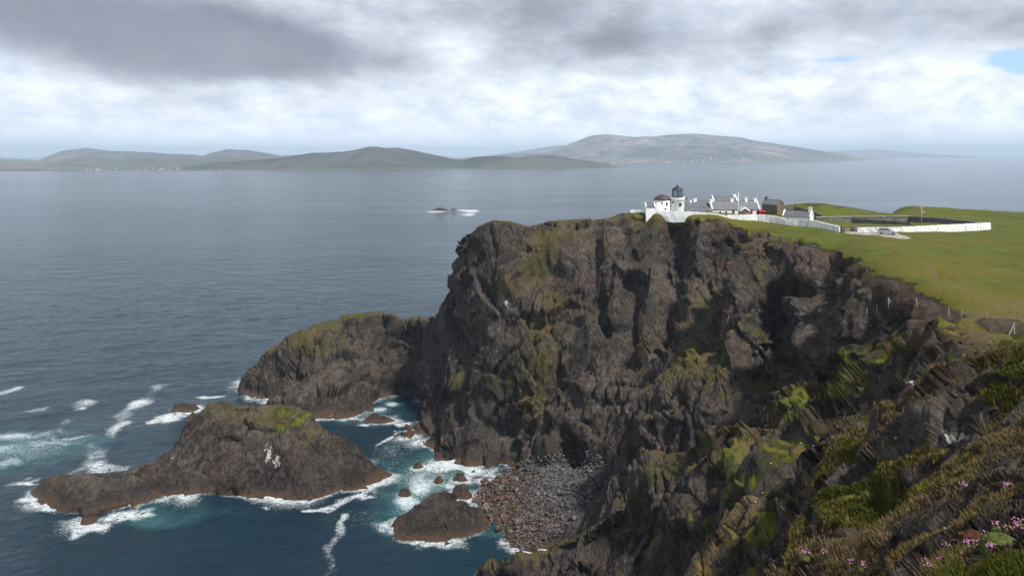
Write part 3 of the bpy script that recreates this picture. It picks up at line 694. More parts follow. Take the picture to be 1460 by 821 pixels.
ctl += [(-165,205,-5),(-165,225,-5),(-30,215,-5),(-30,235,-5),(-100,245,-6),(-60,245,-6),(-100,190,-6),(-60,190,-6)]
stack = rock_field('sea_stack', ctl, -160, -34, 188, 246, .26, .50,
    grs=[(405,588,217,5,2.5,.72),(425,600,216,4,3,.72),(400,610,214,3,2.5,.75),(300,569,222,4,1.2,.45),(440,592,217,2.5,1.5,.75)],
    mos=[(330,590,218,14,4,.62),(400,590,217,10,5,.9),(440,620,214,7,5,.6),(360,625,212,7,4,.4),(290,580,220,6,4,.6)],
    gua=[(380,650,208,1.6,3.0,.95),(392,662,206.5,1.6,2.6,1.0),(376,640,210,1.0,2.0,.8),(242,655,211,1.,1.6,.6)])
tag(stack, 'large dark wedge shaped sea stack with green turf top and white droppings on its face', 'sea stack')
b2 = densify(seap((556,769),(575,776),(605,781),(640,777),(668,768),(690,758)), 2)
c2 = densify([W(*p) for p in [(562,762,184),(580,742,186),(600,722,188),(618,706,190),(634,698,191),(650,706,192),(664,722,191),(684,742,190)]], 2)
o = rock_field('tidal_rock', b2+c2+[(x, y-4, -4) for x, y, z_ in b2]+[(x, y+6, 1) for x, y, z_ in c2]+[(x, y+10, -4) for x, y, z_ in c2]+[WZ(640,745,4.5), WZ(600,755,3)]+[(-36,175,-5),(2,178,-5),(-36,200,-5),(0,205,-5)], -38, 0, 172, 208, .18, .38, mos=[(640,705,190,3,1.5,.2)], seed=3)
tag(o, 'dark grey hump of bare rock in the cove beside the boulder beach', 'rock')
def small_rock(name, u, v, wx, wy, hh, label, seed, step=.15, amp=.2):
    c = WZ(u, v, 0); k = []
    for a in np.linspace(0, 2*math.pi, 14)[:-1]:
        k.append((c[0]+wx*math.cos(a), c[1]+wy*math.sin(a), -.3)); k.append((c[0]+wx*1.5*math.cos(a), c[1]+wy*1.5*math.sin(a), -3))
        k.append((c[0]+wx*.5*math.cos(a)-wx*.1, c[1]+wy*.5*math.sin(a), hh*(.75+.25*math.sin(a*2+seed))))
    o = rock_field(name, k, c[0]-wx*1.5, c[0]+wx*1.5, c[1]-wy*1.5, c[1]+wy*1.5, step, amp, seed=seed)
    tag(o, label, 'rock'); return o
small_rock('wave_washed_rock', 126, 744, 2.8, 2.4, 2.6, 'small brown rock in white surf off the near left end of the stack', 1)
small_rock('wave_washed_rock', 262, 584, 6.0, 4.5, 2.8, 'brown weedy rock in surf just behind the left shoulder of the stack', 2)
small_rock('wave_washed_rock', 543, 600, 6.5, 2.6, 2.0, 'low brown reef awash in the inlet between the stack and the main cliff', 3)
small_rock('wave_washed_rock', 345, 556, 3.0, 3.5, 5.0, 'small dark pinnacle at the seaward tip of the low headland', 4)
small_rock('wave_washed_rock', 597, 666, 2.4, 1.8, 1.8, 'small brown rock in the foam under the main cliff', 5)
small_rock('wave_washed_rock', 626, 687, 2.2, 1.5, 2.2, 'round dark rock in the foam left of the boulder beach', 6)
small_rock('wave_washed_rock', 657, 684, 2.9, 2.2, 2.6, 'rounded rock at the foam edge nearest the boulder beach', 7)
small_rock('wave_washed_rock', 578, 706, 1.8, 1.4, 1.6, 'little brown rock in turquoise surf left of the dark grey hump', 8)
small_rock('wave_washed_rock', 657, 706, 3.0, 2.2, 2.8, 'brown boulder wedged behind the top of the dark grey hump', 9)
small_rock('offshore_skerry', 630, 300.5, 19, 8, 3.4, 'low black skerry ringed by breakers far out in the bay', 10, .9, .4)
small_rock('offshore_skerry', 648, 300, 10, 4, 2.0, 'smaller flat black skerry at the right end of the breakers in the bay', 11, .6, .3)
# ================================================================== SEA
def make_sea():
    vr = np.concatenate([V0+100000/np.geomspace(37500, 1000, 150)[:-1], np.arange(V0+100, 700, 1.0), np.arange(700, 1000, 1.4), np.arange(1000, 2600, 25)])
    Y = 100000/(vr-V0)
    tn = np.concatenate([np.linspace(-4, -.85, 12)[:-1], np.linspace(-.85, .30, 1150), np.linspace(.3, .85, 120)[1:], np.linspace(.85, 4, 12)[1:]])
    X = tn[:, None]*Y[None]; YY = np.broadcast_to(Y[None], X.shape)
    # distance to the waterline
    cl = np.concatenate([TV[(np.abs(TV[:, 2]) < .7)][:, :2][::4]]+rock_masks)
    key = np.round(cl/1.2).astype(int); _, k = np.unique(key, axis=0, return_index=True); cl = cl[k].astype(np.float32)
    gx = np.arange(-185, 90, 1.0, dtype=np.float32); gy = np.arange(90, 360, 1.0, dtype=np.float32)
    G = np.stack(np.meshgrid(gx, gy, indexing='ij'), 2).reshape(-1, 2)
    D = np.empty(len(G), np.float32)
    for i in range(0, len(G), 4000):
        D[i:i+4000] = np.sqrt(((G[i:i+4000, None]-cl[None])**2).sum(2).min(1))
    D = D.reshape(len(gx), len(gy))
    fx = (X-gx[0]); fy = (YY-gy[0])
    ok = (fx > 0) & (fx < len(gx)-2) & (fy > 0) & (fy < len(gy)-2)
    ix = np.clip(fx.astype(int), 0, len(gx)-2); iy = np.clip(fy.astype(int), 0, len(gy)-2)
    ax = np.clip(fx-ix, 0, 1); ay = np.clip(fy-iy, 0, 1)
    d = D[ix, iy]*(1-ax)*(1-ay)+D[ix+1, iy]*ax*(1-ay)+D[ix, iy+1]*(1-ax)*ay+D[ix+1, iy+1]*ax*ay
    d = np.where(ok, d, 99)
    Pf = np.stack([X, YY, np.zeros_like(X)], 2).reshape(-1, 3).astype(np.float32)
    n1 = perlin(Pf/13., 41).reshape(X.shape); n2 = perlin(Pf/4., 42).reshape(X.shape)
    foam = .70*np.exp(-(np.maximum(d-.2, 0)/(1.0+1.5*np.clip(n1+.3, 0, 1))))*(.62+.55*n1+.2*n2)
    teal = np.exp(-d/6)*.35*(.6+n1)
    foam = np.maximum(foam, .46*np.exp(-d/5.0)*np.clip(.55+1.1*n1+.5*n2, 0, 1))
    patches = [(40,640,90,30,.30,.5),(520,590,60,22,.30,.4),(610,680,60,45,.36,.7),(180,600,70,30,.22,.1),(560,640,40,30,.26,.2),(500,740,60,30,.2,.1),(22,622,50,7,.55,.9),(70,632,60,6,.42,.8),(95,624,40,4,.45,.3),(12,660,30,10,.45,.7),(0,640,40,9,.4,.9),(118,575,22,7,.5,.2),(112,582,10,3,.55,0),(38,688,13,4,.8,.2),(42,713,20,6,.95,.3),(78,720,20,5,.7,.3),(130,750,26,9,.95,.5),(172,736,34,7,.9,.5),(205,732,20,4,.7,.6),(225,740,50,10,.15,.7),
        (240,596,24,5,.95,.2),(225,600,12,3,.8,.1),(262,590,16,4,.8,.2),(298,565,20,3,.95,.2),(150,668,20,2.5,.7,.1),(640,662,34,11,1.,.9),(615,668,16,8,.75,.9),(600,690,22,15,.75,1.),(575,715,18,20,.62,1.0),(560,745,10,10,.6,.9),(672,668,22,7,.95,.7),(692,684,16,5,.9,.5),(640,690,20,8,.6,.8),(590,735,12,14,.5,.9),(640,778,20,4,.3,.6),
        (515,708,24,3,.8,.1),(541,680,5,6,.9,.1),(380,727,14,2.5,.55,.3),(560,575,12,4,.6,.9),(535,585,20,4,.6,.9),(500,597,26,3,.6,.7),(575,604,14,3,.85,.4),(515,606,12,3,.75,.9),(590,612,9,2,.9,.3),(745,776,18,4,.9,.6),(728,770,10,3,.8,.5),(590,778,12,3,.8,.4),(705,745,8,5,.6,.7),(700,760,20,8,.2,.6),(250,730,80,12,.1,.5),
        (622,302,14,1.4,.95,.3),(640,300,18,1.0,.8,.2),(660,300,14,1.3,.72,.2),(673,301,12,2.4,.80,.1),(668,306,12,2.6,.66,.1),(625,307,10,1.2,.5,.1),(60,640,60,14,.1,.7),(470,640,60,14,0,.25)]
    XO, YO = X, YY
    wn_ = perlin(Pf/7., 47).reshape(X.shape); X = XO+2.6*n1+1.3*n2; YY = YO+3.2*wn_+1.6*n2
    for (u, v, du, dv, a, tl) in patches:
        c = WZ(u, v, 0); rx = du/1000*c[1]; ry = dv*c[1]**2/1e5
        g = np.exp(-(((X-c[0])/rx)**2+((YY-c[1])/ry)**2))
        foam = np.maximum(foam, g*a*.74); teal = np.maximum(teal, np.exp(-(((X-c[0])/rx/1.6)**2+((YY-c[1])/ry/1.6)**2))*tl)
    streaks = [([(228,549),(218,562),(200,575),(178,590),(172,603),(158,617),(146,634),(134,648),(132,660),(152,668),(180,672)], 3.0, .62),([(134,652),(118,668),(98,676)],2.5,.55),([(491,733),(481,755),(472,780),(465,800),(462,821)], 1.2, .56),([(546,672),(547,683),(532,692),(512,706),(485,717),(460,726),(438,728)], 1.1, .85),([(602,610),(585,613),(566,614),(552,624),(542,634)], .8, .75),([(640,640),(600,640),(560,650)], .8, .3),([(0,592),(30,588),(62,583)], 2.6, .5),([(100,600),(80,612),(100,622)], 2.4, .5),([(0,560),(25,552)],3,.48)]
    X = XO+3.0*wn_; YY = YO+2.5*n1
    near = YY < 420
    wob = 1.6*n2
    for pl, w, a in streaks:
        q = [WZ(u, v, 0) for u, v in pl]; dm = np.full(X.shape, 99.0)
        for s, e in zip(q[:-1], q[1:]):
            ex, ey = e[0]-s[0], e[1]-s[1]; t_ = np.clip(((X-s[0])*ex+(YY-s[1])*ey)/(ex*ex+ey*ey), 0, 1)
            dm = np.minimum(dm, np.hypot(X-s[0]-t_*ex+wob*.5, YY-s[1]-t_*ey+wob))
        foam = np.maximum(foam, np.where(near, np.exp(-(dm/w/1.3)**2)*a*.80*(.72+.8*n1), 0))
    X, YY = XO, YO
    fade = sstep(900, 250, YY)
    cr, sr = math.cos(.42), math.sin(.42)
    Q = np.stack([(Pf[:, 0]*cr+Pf[:, 1]*sr)*.45, -Pf[:, 0]*sr+Pf[:, 1]*cr, Pf[:, 2]], 1)
    zz = (perlin(Q/17., 51)*.38+perlin(Q/6., 52)*.20+perlin(Q/2.4, 53)*.09).reshape(X.shape)*fade
    Pf[:, 2] = zz.ravel()
    n, m = X.shape; idx = np.arange(n*m).reshape(n, m)
    fcs = np.stack([idx[:-1, :-1], idx[1:, :-1], idx[1:, 1:], idx[:-1, 1:]], 2).reshape(-1, 4)[:, ::-1] if False else np.stack([idx[:-1, :-1], idx[:-1, 1:], idx[1:, 1:], idx[1:, :-1]], 2).reshape(-1, 4)[:, ::-1]
    o = np_mesh('sea', Pf, fcs, M['sea'], attrs=dict(foam=foam.ravel(), teal=teal.ravel()))
    # normals up
    if o.data.polygons[0].normal.z < 0: o.data.flip_normals()
    tag(o, kind='structure')
make_sea()

# ================================================================== FAR SHORES
def shore_range(name, sil, Ycrest, shore, mat, seed, back=1.5, power=1.15, amp=.17):
    us = np.linspace(sil[0][0], sil[-1][0], 420); vs = np.interp(us, [s[0] for s in sil], [s[1] for s in sil])
    vs = np.convolve(np.pad(vs, 3, mode='edge'), np.ones(7)/7, 'valid')
    ys = np.interp(us, [s[0] for s in shore], [100000/(s[1]-V0) for s in shore])
    t = np.concatenate([np.linspace(-.05, 1, 70), np.linspace(1.03, back, 16)])
    Yc = np.full(len(us), float(Ycrest)); Yc = np.maximum(Yc, ys*1.12)
    Yg = ys[:, None]+(Yc-ys)[:, None]*t[None]; Xg = (us[:, None]-U0)/F*Yg
    zc = H-(vs-V0)/F*Yc; zc = np.maximum(zc, 3)
    ends = np.minimum(sstep(0, .05, (us-us[0])/(us[-1]-us[0])), 1)*np.minimum(sstep(1, .97, (us-us[0])/(us[-1]-us[0])), 1)
    prof = np.where(t < 0, t*2, np.clip(t, 0, 1)**power)
    prof = np.where(t > 1, 1-(t-1)/(back-1)*1.1, prof)
    Zg = zc[:, None]*prof[None]
    L = 900.*(Ycrest/8000)
    P = np.stack([Xg/L, Yg/L*.6, np.zeros_like(Xg)], 2).reshape(-1, 3)
    nn = (1-np.abs(perlin(P, seed))*2.4+.5*perlin(P*2.7, seed+1)+.25*perlin(P*6.1, seed+2)).reshape(Xg.shape)
    env = np.clip(t*(1.02-t)*4, 0, 1)[None]
    Zg += zc[:, None]*(nn-.55)*amp*2.4*env + zc[:, None]*.03*perlin(P*5, seed+4).reshape(Xg.shape)*(t[None] > .6)
    Zg = np.where((t[None] > 0) & (t[None] < 1), np.maximum(Zg, 4+6*t[None]), Zg)
    Zg *= ends[:, None]*.98+.02
    n, m = Xg.shape; idx = np.arange(n*m).reshape(n, m)
    fcs = np.stack([idx[:-1, :-1], idx[1:, :-1], idx[1:, 1:], idx[:-1, 1:]], 2).reshape(-1, 4)
    o = np_mesh(name, np.stack([Xg, Yg, Zg], 2).reshape(-1, 3), fcs, mat)
    tag(o, kind='structure')
    return us, t, Xg, Yg, Zg
grn = far_material('hazed far island turf', (.062, .076, .066), (.115, .108, .095)); hth = far_material('hazed far moor', (.15, .155, .15), (.26, .215, .20), .7); blu = far_material('hazed far hill', (.13, .15, .16), (.19, .18, .175), .6)  # blue cast of the air is mixed into these turf and moor colours
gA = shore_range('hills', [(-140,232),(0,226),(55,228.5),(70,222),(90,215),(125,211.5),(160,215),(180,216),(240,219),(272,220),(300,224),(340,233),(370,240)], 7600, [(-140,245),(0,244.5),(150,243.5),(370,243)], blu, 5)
gB = shore_range('hills', [(250,240),(270,230),(300,218),(322,213.5),(350,214),(385,219),(400,222),(440,219.5),(470,220),(560,226),(600,238)], 8600, [(250,243),(600,240)], hth, 9)
gC = shore_range('hills', [(240,243),(275,236),(300,232),(360,228),(400,224.5),(440,219),(490,216),(507,213),(525,208.5),(540,209.5),(560,211),(600,217),(640,225),(657,229),(675,224),(695,222.5),(720,223),(737,225.5),(750,223),(770,221.5),(792,222),(815,226),(845,230),(870,234),(884,239)], 5300, [(240,244),(400,242),(560,242),(650,240.5),(690,241),(884,239.5)], grn, 13, 1.35, .8, .15)
gD = shore_range('hills', [(600,229),(650,226),(720,220),(760,217),(785,216.5),(800,210),(822,201),(845,193),(865,190.5),(885,193.5),(905,196),(930,195),(960,192),(985,191),(1010,192),(1050,196),(1080,201),(1130,209),(1170,215),(1210,221),(1240,226),(1262,227.5)], 10500, [(600,232.5),(900,233),(1100,231.5),(1200,229.5),(1262,228.5)], hth, 17, 1.4, 1.25, .13)
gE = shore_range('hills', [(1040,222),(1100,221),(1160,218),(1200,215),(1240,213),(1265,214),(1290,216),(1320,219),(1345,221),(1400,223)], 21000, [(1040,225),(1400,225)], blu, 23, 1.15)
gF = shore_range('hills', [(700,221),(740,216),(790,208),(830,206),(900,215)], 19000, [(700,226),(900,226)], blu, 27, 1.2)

def far_house():
    b = MB(); b.box((0, 0, 3), (16, 8, 8)); a = MB(); a.prism([(-4.6, 6.6), (4.6, 6.6), (0, 10.5)], -8.4, 8.4, 0)
    o = b.build('shore_house', M['housewhite']); r = a.build('roof', M['houseroof'], o); return o
fh = far_house(); first = [True]
def scatter_houses(g, n, ur, tr, seed, label, group, s=(.7, 1.5)):
    rr = random.Random(seed); us, t, X, Y, Z = g
    for k in range(n):
        u = rr.uniform(*ur); tt = tr[0]+(tr[1]-tr[0])*rr.random()**2
        i = int(np.argmin(abs(us-u))); j = int(np.argmin(abs(t-tt)))
        if first[0]: o = fh; first[0] = False
        else: o = copy_tree(fh)
        o.location = (X[i, j], Y[i, j], Z[i, j]); o.rotation_euler = (0, 0, rr.uniform(-.6, .6)); q = rr.uniform(*s)*.75; o.scale = (q, q, q)
        tag(o, label, 'house', group)
scatter_houses(gA, 30, (60, 330), (.01, .12), 3, 'tiny white house in the village strung along the far left shore', 'white houses along the far left shore', (.4, .75))
scatter_houses(gD, 24, (870, 960), (.02, .12), 4, 'tiny white house low on the left foot of the long mountain beyond the lighthouse', 'white houses at the left foot of the mountain')
scatter_houses(gD, 40, (975, 1110), (.03, .22), 5, 'tiny white house on the middle foot of the long mountain beyond the lighthouse', 'white houses at the middle foot of the mountain')

# ================================================================== SKY, SUN, AIR, CAMERA
SUN_EL, SUN_AZ = R(56), R(132)        # azimuth clockwise from north (+Y), i.e. to the right and slightly ahead
def make_world():
    t = NT('World', True); w = t.m; sc.world = w
    g = t.n('ShaderNodeTexCoord').outputs['Generated']
    s = t.n('ShaderNodeSeparateXYZ', i_0=g); x, y, zc = s.outputs
    sky = t.n('ShaderNodeTexSky', sky_type='NISHITA', sun_disc=False, sun_elevation=SUN_EL, sun_rotation=SUN_AZ)
    sky = sky.outputs[0]
    hyp = t.math('SQRT', t.math('ADD', t.math('MULTIPLY', x, x), t.math('MULTIPLY', y, y)))
    el = t.math('DIVIDE', zc, t.math('MAXIMUM', hyp, .001)); az = t.math('ARCTAN2', x, y)
    ze = t.math('ADD', t.math('MAXIMUM', zc, 0), .055)
    plane = t.n('ShaderNodeCombineXYZ', i_0=t.math('DIVIDE', x, ze), i_1=t.math('DIVIDE', y, ze), i_2=0.0).outputs[0]
    polar = t.n('ShaderNodeCombineXYZ', i_0=t.math('MULTIPLY', az, 1.0), i_1=t.math('MULTIPLY', t.math('POWER', t.math('MAXIMUM', el, .0005), .9), 1.55), i_2=0.0).outputs[0]
    def blob(u, v, ru, rv, a):
        az0 = math.atan((u-U0)/F); e0 = (V0-v)/F/math.sqrt(1+((u-U0)/F)**2)
        dx = t.math('DIVIDE', t.math('SUBTRACT', az, az0), ru/F); dy = t.math('DIVIDE', t.math('SUBTRACT', el, e0), rv/F)
        d = t.math('ADD', t.math('MULTIPLY', dx, dx), t.math('MULTIPLY', dy, dy))
        return t.math('MULTIPLY', t.math('POWER', 2.718, t.math('MULTIPLY', d, -1)), a)
    def summ(l):
        r = l[0]
        for q in l[1:]: r = t.math('ADD', r, q)
        return r
    n1 = t.noise(polar, 3.4, 9, .56, .25); n2 = t.noise(polar, 10.5, 10, .60, .15); n3 = t.noise(plane, .32, 6, .5, .3)
    # thickness of the low dark layer
    dark = summ([blob(170,40,330,66,.85), blob(470,62,190,42,.62), blob(620,110,110,30,.38), blob(330,95,120,22,.35), blob(880,75,140,36,.50), blob(1120,25,380,42,.50), blob(1330,60,200,50,.50), blob(760,10,300,40,.3), blob(60,20,200,60,.25), blob(900,105,60,14,.25), blob(730,70,60,60,.1),
                 blob(720,-60,1500,70,.50), blob(1180,150,90,20,.12), blob(1060,120,60,14,.14), blob(280,150,180,10,.12), blob(40,205,80,10,.25), blob(1330,200,260,18,.20), blob(1230,215,220,10,.25)])
    lite = summ([blob(525,45,70,34,.55), blob(650,75,45,30,.40), blob(30,120,90,26,.28), blob(860,128,160,22,.30), blob(1270,108,110,16,.35), blob(640,170,500,20,.15), blob(500,120,120,20,.15)])
    dn = t.math('ADD', t.math('SUBTRACT', dark, lite), t.math('MULTIPLY', t.math('SUBTRACT', n1, .5), 1.9))
    dn = t.math('ADD', dn, t.math('MULTIPLY', t.math('SUBTRACT', n2, .5), .9))
    dn = t.math('ADD', dn, t.mapr(el, .24, .5, 0, .9))  # cloud overhead, out of view, added to darken sea reflection and ambient light
    dn = t.mapr(dn, -.05, 1.15, 0, 1, True)
    tex = t.math('ADD', t.math('MULTIPLY', n2, .6), t.math('MULTIPLY', t.noise(t.scalevec(polar, (1, 1.25, 1)), 24, 9, .62, .1), .4))
    white = t.mix(t.mapr(tex, .40, .58), (.56, .62, .72), (.83, .865, .92))
    cl = t.mix(dn, white, (.19, .215, .275))
    wm = t.mapr(dn, .35, 1); cl = t.mix(t.math('MULTIPLY', wm, t.mapr(n1, .45, .7)), cl, (.27, .275, .32))
    n4 = t.noise(t.scalevec(polar, (1, 1.3, 1)), 6.5, 10, .62, .5); cl = t.vmath('SCALE', cl); t.inp(cl.node, 'Scale', t.mapr(n4, .3, .7, .88, 1.13))
    # openings of blue
    op = summ([blob(1188,86,48,6,.62), blob(1450,84,36,12,.85), blob(1458,98,20,12,.5), blob(465,166,50,5,.55), blob(120,166,60,5,.38), blob(1060,100,40,6,.3), blob(560,180,60,4,.25), blob(1440,160,60,10,.2), blob(10,160,30,6,.3), blob(712,170,40,4,.3)])
    op = t.math('ADD', op, t.math('MULTIPLY', t.math('SUBTRACT', n2, .5), 1.2))
    high = t.math('MULTIPLY', t.mapr(el, .45, .9), t.mapr(n3, .50, .62)); op = t.mapr(t.math('MAXIMUM', op, t.math('MULTIPLY', high, .8)), .28, .62, 0, .85)
    bl = t.vmath('SCALE', sky); bl.node.inputs['Scale'].default_value = 1.0
    STR = .10
    blue = t.mix(.75, bl, (.30/STR, .55/STR, .90/STR))
    k = t.vmath('SCALE', cl); k.node.inputs['Scale'].default_value = 1/STR
    c = t.mix(op, k, blue)
    # pale band at the horizon
    hb = t.math('MULTIPLY', t.mapr(el, .045, .0), .75); c = t.mix(hb, c, (.86/STR, .95/STR, 1.06/STR))
    bg = t.n('ShaderNodeBackground', i_0=c, i_1=STR)
    o = t.n('ShaderNodeOutputWorld', i_0=bg.outputs[0])
make_world()
sun = bpy.data.lights.new('sun', 'SUN'); sun.energy = 4.6; sun.angle = R(5); sun.color = (1, .95, .88)
so = bpy.data.objects.new('sun', sun); COL.objects.link(so)
dv = Vector((math.sin(SUN_AZ)*math.cos(SUN_EL), math.cos(SUN_AZ)*math.cos(SUN_EL), math.sin(SUN_EL)))
so.rotation_euler = dv.to_track_quat('Z', 'Y').to_euler()

hz = MB(); hz.box((0, 0, 0), (2, 2, 2))
hm = NT('air'); v_ = hm.n('ShaderNodeVolumePrincipled'); hm.inp(v_, 'Color', (.64, .81, 1.0, 1)); hm.inp(v_, 'Density', HAZE); hm.inp(v_, 'Anisotropy', .0)
ho = hm.n('ShaderNodeOutputMaterial'); hm.inp(ho, 'Volume', v_.outputs[0])
hb = hz.build('haze', hm.m); hb.scale = (200000, 24000, 312); hb.location = (0, 15000, 290)
hb.scale = (155000, 20000, 226.0); hb.location = (0, 18800, 214)
tag(hb, 'thin pale sea haze over the bay and far hills', 'haze', None, 'stuff')

cam = bpy.data.cameras.new('camera'); co = bpy.data.objects.new('camera', cam); COL.objects.link(co)
co.location = (0, 0, H); co.rotation_euler = (R(90), 0, 0)
cam.sensor_width = 36; cam.lens = 36*F/1460; cam.shift_y = -(410.5-V0)/1460; cam.clip_end = 400000; cam.clip_start = .2
sc.camera = co
sc.render.engine = 'CYCLES'
sc.view_settings.view_transform = 'Standard'; sc.view_settings.look = 'None'; sc.view_settings.exposure = EXPO; sc.view_settings.gamma = 1
sc.cycles.volume_bounces = 0; sc.cycles.max_bounces = 6
# ================================================================== LIGHTHOUSE AND BUILDINGS
def zat(v, Y): return H-(v-V0)/F*Y
def xat(u, Y): return (u-U0)/F*Y
def window(par, c, w, h, rz=0, frame='trim', nx=None):
    """c: centre on the wall face, local; faces local -y turned by rz"""
    Rm = Matrix.Rotation(rz, 3, 'Z')
    def L(p): return tuple(Vector(c)+Rm @ Vector(p))
    b = MB()
    b.box(L((-w/2, -.02, 0)), (.09, .12, h+.09), rz); b.box(L((w/2, -.02, 0)), (.09, .12, h+.09), rz)
    b.box(L((0, -.02, h/2)), (w-.09, .12, .09), rz); b.box(L((0, -.04, -h/2)), (w-.09, .18, .1), rz); b.box(L((0, -.02, 0)), (w-.09, .07, .05), rz)
    f = b.build('window', M[frame], par)
    MB().box(L((0, .0, 0)), (w-.08, .05, h-.06), rz).build('pane', M['glass'], f)
def gable_house(name, label, cat, cx, cy, z0, L, D, he, hr, rz=0, wall='white', skews=True, chim=(), wins=(), doors=(), group=None, left_skew=True, deep=2.0):
    t = empty(name, (cx, cy, z0), rz); tag(t, label, cat, group)
    w = MB(); w.prism([(-D/2, -deep), (D/2, -deep), (D/2, he), (0, hr), (-D/2, he)], -L/2, L/2, 0); w.build('wall', M[wall], t)
    sl = math.atan2(hr-he, D/2); rl = (D/2+.25)/math.cos(sl)
    r = MB()
    for s in (-1, 1):
        y = s*(D/4+.10); zz = (he+hr)/2+.08-(.10)*math.tan(sl)*1.0
        r.box((0, y, zz), (L-.02 if skews else L+.4, rl, .12), 0, -s*sl)
    r.box((0, 0, hr+.11), (L-.04, .28, .12))
    roof = r.build('roof', M['slate'], t)
    if skews:
        for s in (-1, 1):
            k = MB(); k.prism([(-D/2-.12, he-.35), (-D/2-.12, he+.22), (0, hr+.42), (D/2+.12, he+.22), (D/2+.12, he-.35), (0, hr-.3)], s*(L/2)-.20, s*(L/2)+.17, 0); k.build('gable_coping', M['white'], t)
    for (px, cw, top) in chim:
        c = MB(); c.box((px, 0, (hr-.8+top)/2), (cw, cw*1.1, top-hr+.8)); c.box((px, 0, top+.06), (cw+.18, cw*1.1+.18, .14))
        ch = c.build('chimney', M['white' if wall != 'brownstone' else 'brownstone'], roof)
        p = MB(); 
        for q in (-.22, .22): p.lathe([(.11, top+.1), (.13, top+.45), (.09, top+.5)], 10, (px+q*.8, 0, 0))
        p.build('chimney_pot', M['dome'], ch)
    for (px, pz, w_, h_) in wins: window(t, (px, -D/2-.01, pz), w_, h_)
    for (px, w_, h_, mt) in doors:
        d = MB(); d.box((px, -D/2-.03, h_/2), (w_, .08, h_)); d = d.build('door', M[mt], t)
        MB().box((px+w_*.35, -D/2-.1, h_*.5), (.06, .07, .12)).build('handle', M['metal'], d)
    return t
# tower
TY = 250.0; TX = xat(965.8, TY); TZ = 77.0
t = empty('lighthouse', (TX, TY, TZ)); tag(t, 'short round white lighthouse tower with black glazed lantern and dark cone roof', 'lighthouse')
g0 = zat(284.3, TY)-TZ; g1 = zat(281.2, TY)-TZ
MB().lathe([(2.50, -2), (2.46, 0), (2.40, g0-.35), (2.55, g0-.1), (2.62, g0)], 48).build('tower', M['white'], t, True)
b = MB(); b.lathe([(2.72, g0), (2.74, g0+.14), (2.2, g0+.15)], 48); b.lathe([(2.70, g0+.14), (2.70, g0+.62), (2.48, g0+.62), (2.48, g0+.14)], 48, cap=False)
for k in range(24):
    a = k*math.tau/24; b.box((2.6*math.cos(a), 2.6*math.sin(a), g0+.72), (.26, .34, .24), a)
b.build('parapet', M['white'], t)
lz = g0+.15; lt = zat(271.3, TY)-TZ
MB().lathe([(1.95, lz), (1.95, lz+.85), (1.99, lz+.86), (1.99, lz+.95), (1.85, lz+.96)], 40).build('lantern_base', M['black'], t)
MB().lathe([(1.80, lz+.95), (1.80, lt-.05)], 20, cap=False).build('lantern_glazing', M['lantern_glass'], t)
b = MB()
for k in range(12):
    a = k*math.tau/12; b.box((1.85*math.cos(a), 1.85*math.sin(a), (lz+lt)/2+.45), (.10, .10, lt-lz-.95), a)
for zz in ((lz+lt)/2+.2, (lz+lt)/2+.95): b.lathe([(1.83, zz-.03), (1.89, zz-.03), (1.89, zz+.03), (1.83, zz+.03)], 40, cap=False)
b.build('glazing_bars', M['black'], t)
MB().lathe([(.45, lz+.9), (.62, lz+1.4), (.62, lz+1.9), (.35, lz+2.3)], 20).build('lamp', M['lantern_glass'], t, True)
top = zat(264.3, TY)-TZ
dm = MB().lathe([(2.0, lt-.08), (2.05, lt+.02), (1.78, lt+.42), (1.30, lt+.85), (.75, lt+1.2), (.32, lt+1.42), (.25, lt+1.48)], 40).build('dome', M['black'], t, True)
MB().lathe([(.22, lt+1.4), (.30, lt+1.55), (.30, lt+1.75), (.16, lt+1.9), (.05, lt+2.0), (.03, lt+2.3)], 16).build('finial', M['black'], dm, True)
window(t, (.45, -2.42, zat(291, TY)-TZ), .85, 1.05, .18, 'darkwood')
window(t, (-1.9, -1.52, zat(288, TY)-TZ), .5, .7, -.9, 'darkwood')
b = MB(); b.box((2.85, -.3, g0+.25), (.7, 1.0, .9)); b.build('balcony_box', M['black'], t)
# drum building
DY = 251.0; DX = xat(944.6, DY)
t = empty('keepers_drum', (DX, DY, 77.0)); tag(t, 'white oval drum building with low dark dome beside the lighthouse tower', 'building')
e = zat(284.6, DY)-77
o = MB().lathe([(2.95, -2), (2.95, 0), (2.92, e)], 48).build('wall', M['white'], t, True)
o = MB().lathe([(3.10, e-.05), (3.12, e+.10), (2.85, e+.55), (2.3, e+1.05), (1.5, e+1.45), (.7, e+1.66), (0, e+1.7)], 48).build('roof', M['dome'], t, True)
MB().lathe([(.3, e+1.6), (.3, e+1.85), (.05, e+2.0)], 12).build('vent', M['dome'], o)
window(t, (.95, -2.8, zat(290, DY)-77), .55, 1.1, .33, 'darkwood'); window(t, (-.7, -2.86, zat(288.5, DY)-77), .4, .5, -.25, 'darkwood'); window(t, (.45, -2.9, zat(297, DY)-77), .7, .4, .15, 'darkwood')
b = MB(); b.box((xat(957.5, 250)-DX, .3, e-.35), (1.6, 2, 1.6), 0); b.build('link_wall', M['white'], t)
gable_house('lean_to_store', 'small grey walled store with slate roof at the far left of the compound', 'store', xat(926.5, 249.5), 249.6, 77, 3.2, 3.2, zat(294.5, 249)-77, zat(290, 250)-77, 0, 'white', True, deep=2)
gable_house('keepers_house', 'slate roofed white cottage half hidden behind the right side of the lighthouse tower', 'house', xat(981, 257), 257, 77.5, 6.0, 5.5, zat(296, 254.5)-77.5, zat(289, 257)-77.5, 0, skews=False, chim=[(0.9, .75, zat(285.2, 257)-77.5)])
